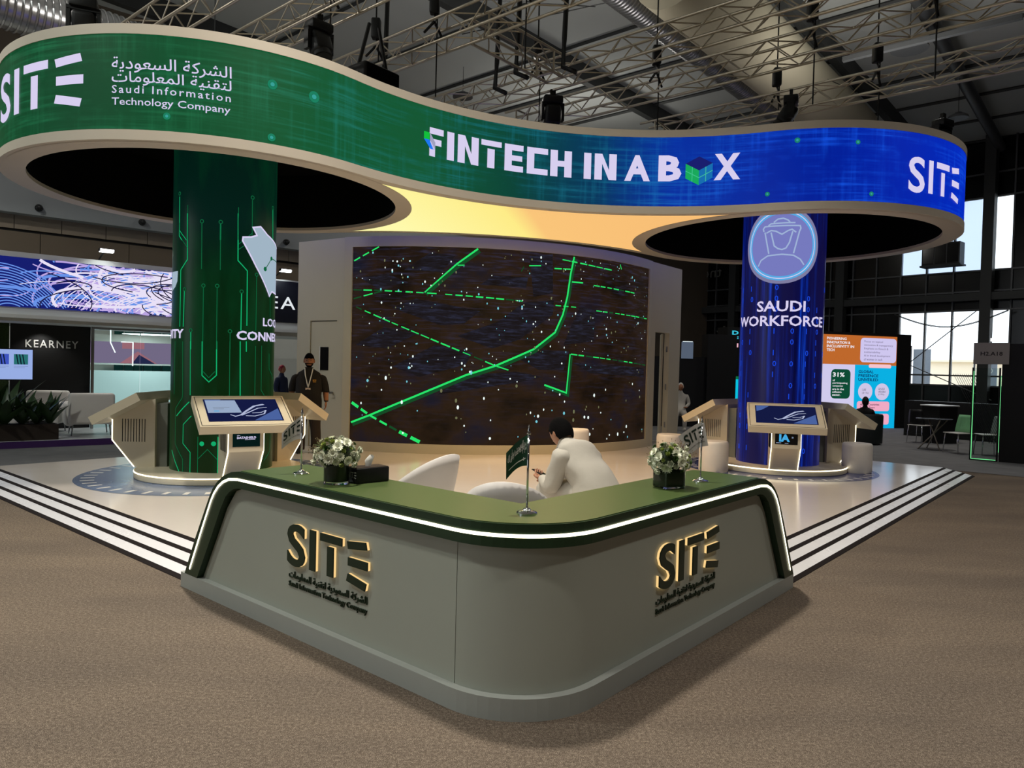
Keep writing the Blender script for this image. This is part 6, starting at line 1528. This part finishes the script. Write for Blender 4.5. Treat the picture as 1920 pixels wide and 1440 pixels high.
simple_person('person in patterned sleeve half hidden behind the blue column', (7.55, 18.6, 0), math.radians(60), True, mat('grey_print_cloth', srgb(120, 118, 110), 0.8, var=0.5, vscale=40), X['abaya'], X['hair'], skin='skin_dark', s=1.0)
tub_chair('dark tub chair further back under the dark-haired person', (8.07, 19.66, 0), math.radians(-15), X['dark_leather'])
tub_chair('dark tub chair behind the blue column', (7.55, 18.62, 0), math.radians(60), X['dark_leather'])

# stand at the right edge: black walls, glazed panel with green edge light, number board
rs = thing('black_stand', 'black stand with green-lit glass panel at the picture edge', 'stand', (9.36, 14.81, 0), math.atan2(-.27, .342))
obj('side_wall', MB().box((1.55, .05, 1.18), (2.1, .10, 2.36)), X['black_wall'], rs)
X['green_edge'] = glow('green_edge_light', srgb(120, 236, 150), 1.0)
obj('panel_frame', MB().box((.012, .0, .93), (.024, .06, 1.90)).box((.47, 0, .93), (.03, .06, 1.90)).box((.24, 0, .012), (.46, .06, .024)), X['black'], rs)
obj('edge_light', MB().box((.03, -.02, .92), (.012, .02, 1.78)).box((.24, -.02, .032), (.42, .02, .012)), X['green_edge'], rs)
obj('edge_light', MB().box((.42, .85, .92), (.02, .02, 1.6)), X['green_edge'], rs)
obj('panel_glass', MB().box((.24, 0, .95), (.42, .008, 1.84)), X['room_glass'], rs)
mb = MB()
for k in range(10):
    for sgn in (1, -1):
        mb.tube([(.26 + .04 * k - sgn * .0, .86, .3), (.26 + .04 * k + sgn * .7, .86, 1.75)], .004, 4)
obj('mesh_wires', mb, X['beam'], rs)['kind'] = 'stuff'
sg = obj('number_board', MB().box((.315, -.06, 2.165), (.60, .03, .43)), mat('grey_number_board', srgb(168, 162, 154), 0.6, var=0.03), rs)
decal('board_lettering', text_bm('H2.A18', (.135, .505, 2.12, 2.20), bold=.012), lambda u, v: (u, -.077, v), mat('black_ink', srgb(24, 22, 22), 0.6), sg)
obj('board_lamp', MB().box((.36, -.02, 2.44), (.14, .06, .06)), glow('board_lamp', (1, 1, 1, 1), 2.5), rs)
def cafe_chair(label, loc, rot, m_back, m_seat):
    t = thing('cafe_chair', label, 'chair', loc, rot, 'chairs of the black stand')
    obj('seat', MB().bevbox((0, 0, .45), (.42, .40, .02), .008, 2), m_seat, t, True)
    mb = MB()
    for i in range(7):
        for j in range(7):
            u, v = i / 6 - .5, j / 6; w = .42 * (1 - .25 * v ** 2); mb.v.append((u * w, .19 + .05 * v - .06 * (u * 2) ** 2, .47 + .38 * v))
    for i in range(6):
        for j in range(6): mb.f.append((i * 7 + j, (i + 1) * 7 + j, (i + 1) * 7 + j + 1, i * 7 + j + 1))
    b = obj('backrest', mb, m_back, t, True); b.modifiers.new('thick', 'SOLIDIFY').thickness = .012
    for sx in (-1, 1):
        for y_ in (-.17, .19): obj('leg', MB().cyl((.17 * sx, y_, .45), (.20 * sx, y_ * 1.15, 0), .011, n=8), X['chrome'], t, True)
    return t
X['green_plastic'] = mat('mint_green_plastic', srgb(126, 190, 136), 0.4, var=0.03)
cafe_chair('mint green chair with chrome legs beside the glass panel', (9.85, 16.0, 0), math.radians(-75), X['green_plastic'], X['plastic_white'])
cafe_chair('white chair seen through the green-lit glass panel', (10.35, 15.75, 0), math.radians(-100), mat('grey_plastic', srgb(140, 146, 144), 0.4), X['plastic_white'])
cafe_chair('black chair in front of the dark wall, near the bar table', (10.35, 18.4, 0), math.radians(120), X['black'], X['plastic_white'])
t = thing('cafe_table', 'glass table with crossed wooden legs beside the green chair', 'table', (9.75, 16.75, 0), math.radians(-30))
obj('table_top', MB().lathe([(.36, .70), (.37, .705), (.37, .715), (.001, .718)], 40), X['black_gloss'], t, True, 40)
for k in range(4):
    a = k * pi / 2 + .4; obj('leg', MB().cyl((.34 * math.cos(a), .34 * math.sin(a), 0), (-.30 * math.cos(a), -.30 * math.sin(a), .70), .014, n=8), mat('pale_wood_leg', srgb(170, 160, 144), 0.5) if k == 0 else X['wood_leg'], t, True) if k else X.__setitem__('wood_leg', mat('pale_wood_leg', srgb(170, 160, 144), 0.5))
t = thing('bar_table', 'black bar table with a white top by the windows', 'table', (10.9, 18.5, 0), math.radians(20))
obj('cabinet', MB().box((0, 0, .47), (.62, .5, .94)), X['black'], t); obj('table_top', MB().bevbox((0, 0, .955), (.70, .56, .03), .006, 2), mat('white_top', srgb(226, 228, 226), 0.3), t)
t = thing('bar_counter', 'long low black counter under the windows', 'counter', (12.4, 19.8, 0), math.radians(-49))
obj('counter_body', MB().box((0, 0, .5), (3.0, .5, 1.0)), X['black_wall'], t); obj('counter_plinth', MB().box((0, -.02, .04), (2.9, .5, .08)), X['black'], t)
# air handling unit on the far wall
t = thing('air_unit', 'black air handling unit with silver duct on the window wall', 'air unit', HW(10.35, FB - .7, 6.35), HTH)
obj('unit_housing', MB().box((0, 0, 0), (.5, 1.30, .80)), X['black'], t)
for y_ in (-.42, 0, .42): obj('grille', MB().box((-.256, y_, 0), (.01, .38, .68)), X['black_gloss'], t)
for y_ in (-.63, -.21, .21, .63): obj('grille_bar', MB().box((-.262, y_, 0), (.012, .02, .76)), X['mullion'], t)
obj('duct', MB().tube([(0, 0, .4), (0, .1, .8), (0, .5, 1.1), (0, 1.6, 1.2)], .34, 16), X['duct'], t, True)
obj('bracket', MB().box((0, 0, -.44), (.6, 1.4, .06)), X['beam'], t)
for i, (a0, z0_, a1, z1_) in enumerate(((12.2, 1.7, 9.3, 4.2), (12.1, 2.4, 8.7, .9))):
    obj('brace_rod', MB().tube([HW(a0, FB - .25, z0_), HW(a1, FB - .25, z1_)], .018, 6), X['mullion'], far)
for i in range(2):
    pts = [HW(12.1 - 3.9 * k / 14, FB - .5, 4.15 - .55 * math.sin(pi * k / 14) + .03 * i) for k in range(15)]
    obj('sagging_cable', MB().tube(pts, .014, 5), X['beam'], far)

# ------------------------------------------------------------------ trusses, ducts and rigging under the ceiling
TS = .38
_dm = {}
def truss(label, along, fixed, s0, s1, z=7.0):
    """along 'a' or 'b': runs along the stand's left or right edge direction at the fixed other coordinate"""
    L = s1 - s0
    loc = BW(s0, fixed, z) if along == 'a' else BW(fixed, s0, z)
    rot = BTH + (pi / 2 if along == 'a' else 0)
    t = thing('lighting_truss', label, 'truss', loc, rot, 'aluminium box trusses under the ceiling')
    h = TS / 2
    for y in (-h, h):
        for zz in (-h, h): obj('chord', MB().cyl((0, y, zz), (L, y, zz), .025, n=10), X['alu'], t, True, 40)
    pitch = .42
    if not _dm:
        for nm, p0, p1 in (('f0', (0, -h, -h), (pitch, -h, h)), ('f1', (0, -h, h), (pitch, -h, -h)), ('k0', (0, h, -h), (pitch, h, h)), ('k1', (0, h, h), (pitch, h, -h)), ('t0', (0, -h, h), (pitch, h, h)), ('t1', (0, h, h), (pitch, -h, h)), ('b0', (0, -h, -h), (pitch, h, -h)), ('b1', (0, h, -h), (pitch, -h, -h))):
            mb = MB().cyl(p0, p1, .0115, n=6, caps=False); me = bpy.data.meshes.new('diagonal'); me.from_pydata(mb.v, [], mb.f); me.materials.append(X['alu']); _dm[nm] = me
    for k in range(int(L / pitch)):
        for c in 'fktb':
            o = inst('diagonal', _dm[c + str(k % 2)], t); o.location = (k * pitch, 0, 0)
    for k in (0, int(L / pitch) * pitch):
        obj('end_frame', MB().cyl((k, -h, -h), (k, h, -h), .02, n=6).cyl((k, -h, h), (k, h, h), .02, n=6).cyl((k, -h, -h), (k, -h, h), .02, n=6).cyl((k, h, -h), (k, h, h), .02, n=6), X['alu'], t)
    return t
truss('lit aluminium truss nearest the windows, above the blue ribbon', 'a', 14.5, -0.6, 8.6)
truss('aluminium truss crossing the beige fabric duct', 'a', 12.17, .2, 10.6)
truss('aluminium truss from the cross truss joint to the top edge', 'a', 10.6, 1.2, 12.2)
truss('aluminium truss over the speaker, top centre', 'a', 8.25, 4.6, 12.2)
truss('aluminium truss behind the moving head over the green ribbon', 'a', 6.53, 7.2, 12.4)
truss('short aluminium truss over the word mark, top left', 'a', 5.2, 9.0, 13.4)
truss('short cross truss joining two trusses, top centre', 'b', 8.05, 8.45, 10.42)
def duct(name, label, a, b0, b1, z, r, m_, ribbed, cat='duct'):
    t = thing(name, label, cat, BW(a, b0, z), BTH); L = b1 - b0
    obj('tube', MB().cyl((0, 0, 0), (L, 0, 0), r, n=28), m_, t, True, 40)
    if ribbed:
        rb = MB().tube([(0, r * 1.02 * math.cos(2 * pi * k / 24), r * 1.02 * math.sin(2 * pi * k / 24)) for k in range(24)], .022, 5, True)
        me = bpy.data.meshes.new('rib'); me.from_pydata(rb.v, [], rb.f); me.materials.append(m_)
        for k in range(int(L / .11)): inst('rib', me, t, Matrix.Translation((k * .11, 0, 0)))
    for k in range(int(L / 3) + 1): obj('hanger', MB().tube([(k * 3 + .5, 0, 0), (k * 3 + .5, 0, CEIL - z - .02)], .012, 4), X['beam'], t)
    return t
duct('fabric_duct', 'wide beige fabric air duct under the ceiling', 6.98, 12.5, 24.5, 9.35, .78, X['fabric_duct'], False)
duct('spiral_duct', 'ribbed silver duct beside the fabric duct', 8.66, 12, 25, 9.75, .30, X['duct'], True)
duct('spiral_duct', 'ribbed silver duct in the upper left corner', 14.75, 1.0, 9.0, 7.6, .42, X['duct'], True)
duct('steel_pipe', 'straight grey steel pipe running to the window wall', 3.96, 18, 34, 10.2, .17, X['mullion'], False, 'pipe')
def moving_head(label, loc, rot, tilt):
    t = thing('moving_head_light', label, 'stage light', loc, rot, 'black moving head lights')
    obj('clamp', MB().box((0, 0, .30), (.10, .06, .14)).cyl((-.12, 0, .26), (.12, 0, .26), .02), X['black'], t)
    obj('base_box', MB().bevbox((0, 0, .17), (.36, .26, .14), .03, 2), X['black'], t, True, 40)
    y = obj('yoke', MB().box((-.19, 0, -.04), (.05, .12, .32)).box((.19, 0, -.04), (.05, .12, .32)).box((0, 0, .09), (.42, .14, .05)), X['black'], t)
    R = Matrix.Rotation(tilt, 3, 'X')
    obj('lamp_head', MB().bevbox(R @ Vector((0, 0, -.10)), (.30, .26, .36), .06, 3, R).cyl(R @ Vector((0, 0, -.25)), R @ Vector((0, 0, -.34)), .13, .14, 20), X['black'], t, True, 40)
    obj('lens', MB().cyl(R @ Vector((0, 0, -.335)), R @ Vector((0, 0, -.345)), .12, n=20), X['black_gloss'], t)
moving_head('black moving head light above the word mark, top left', (-6.25, 10.5, 6.48), .4, .3)
moving_head('black moving head light hanging over the green ribbon', (-3.01, 10.95, 6.45), .8, -.4)
moving_head('black moving head light under the truss, behind the title lettering', (0.62, 13.65, 6.45), .2, .1)
moving_head('black moving head light over the blue ribbon, by the fabric duct', (5.0, 13.5, 6.5), 1.2, .6)
moving_head('black moving head light over the blue ribbon next to round lamp', (8.3, 14.35, 6.45), .5, .9)
t = thing('loudspeaker', 'black loudspeaker box hanging behind the green ribbon', 'loudspeaker', (-2.42, 12.1, 6.2), .9)
obj('cabinet', MB().bevbox((0, 0, 0), (.75, .5, .55), .05, 3), X['black'], t, True, 40); obj('grille', MB().box((0, -.252, 0), (.68, .01, .48)), X['soffit_black'], t)
obj('sling', MB().tube([(-.3, 0, .28), (-.1, 0, 1.0)], .03, 6).tube([(.3, 0, .28), (.1, 0, 1.0)], .03, 6), X['black'], t)
def hoist(label, a, b, zt=7.15, dz=0.0):
    t = thing('chain_hoist', label, 'hoist', BW(a, b, zt), 0, 'black chain hoists on the trusses')
    obj('chain', MB().cyl((0, 0, .6), (0, 0, CEIL - zt - .02), .014, n=6), X['black'], t)
    obj('motor', MB().bevbox((0, 0, .42), (.16, .16, .36), .03, 2), X['black'], t, True)
    obj('hook', MB().tube([(0, 0, .24), (.03, 0, .16), (.02, 0, .08), (-.03, 0, .08), (-.04, 0, .12)], .018, 6), X['steel'], t, True)
    obj('sling', MB().tube([(0, 0, .12), (.14, .14, -.12)], .022, 6).tube([(0, 0, .12), (-.14, -.14, -.12)], .022, 6), X['black'], t)
    obj('spare_chain', MB().cyl((.05, 0, .24), (.05, 0, -1.1 - dz), .012, n=5), X['black'], t)
for lb, a, b in (('over the cross truss at the top centre', 8.9, 8.25), ('right of the cross truss', 7.0, 8.25), ('on the truss above the title lettering', 7.0, 12.17), ('above the blue ribbon, by the fabric duct', 4.15, 12.17), ('on the lit truss nearest the windows', 3.75, 14.5), ('at the top right of the picture', 2.4, 12.17), ('above the green ribbon', 9.4, 6.53), ('beside the loudspeaker', 10.4, 8.25), ('over the moving head behind the title', 8.6, 10.6), ('between fabric duct and blue ribbon', 5.6, 14.5)):
    hoist('black chain hoist with slings ' + lb, a, b)
for i, (a, b) in enumerate(((9.05, 10.05), (8.3, 9.75), (10.5, 8.6), (7.5, 10.05))):
    t = tag(obj('lifting_strap', MB().tube([BW(a, b, 9.4), BW(a + .12, b + .05, 7.3), BW(a + .02, b - .1, 6.75), BW(a - .25, b - .1, 6.6)], .045, 6), X['black'], None, True), 'thick black lifting strap ' + ['left of the cross truss', 'behind the cross truss', 'beside the loudspeaker', 'right end of the cross truss'][i], 'strap', 'black lifting straps')
def high_bay(label, loc, r=.2):
    t = thing('high_bay_lamp', label, 'lamp', loc, 0, 'round high bay lamps')
    obj('housing', MB().lathe([(.08, .14), (.10, .12), (r * .95, .04), (r, .0), (r, -.03)], 24), X['mullion'], t, True, 40)
    obj('lens', MB().lathe([(r * .93, -.025), (.001, -.03)], 24), glow('high_bay_lens', (1, .97, .90, 1), 3.5), t, True)
    obj('cable', MB().cyl((0, 0, .14), (0, 0, CEIL - loc[2] - .02), .008, n=5), X['black'], t)
high_bay('round lit high bay lamp above the title lettering', (-1.69, 21.91, 10.0 - .3), .30)
high_bay('round lit high bay lamp at the upper right', (12.28, 20.5, 8.95), .26)
for i, _p in enumerate(HALL_LAMPS): high_bay('round high bay lamp ' + ['over the aisle left of the stand', 'over the carpet before the counter, left', 'over the carpet before the counter, right', 'over the carpet on the right', 'over the reception counter', 'over the neighbouring stand', 'behind the camera', 'over the black stand'][i], (_p[0], _p[1], _p[2] + .06), .40)
for i, (a, b0, b1, z) in enumerate(((4.9, 17.6, 19.8, 8.9), (2.2, 20, 22.5, 8.9))):
    tag(obj('strip_tray', MB().box((BW(a, b0, z) + BW(a - 2.6, b0 + .1, z)) / 2, (.12, 3.4, .10), Matrix.Rotation(BTH, 3, 'Z')), X['mullion'], None), ['grey cable tray hanging above the blue ribbon', 'short grey cable tray near the window wall'][i], 'cable tray')
for i, (p, q) in enumerate(((BW(12.5, 12.5, 9.6), BW(4, 14.5, 9.6)), (BW(9, 13, 10), BW(6, 20, 9.2)), (BW(14, 7, 9.0), BW(9, 13, 9.4)))):
    tag(obj('stay_wire', MB().tube([p, q], .012, 4), X['black']), 'thin black stay wire ' + ['crossing behind the round lamp', 'beside the silver duct', 'above the green ribbon'][i], 'wire')
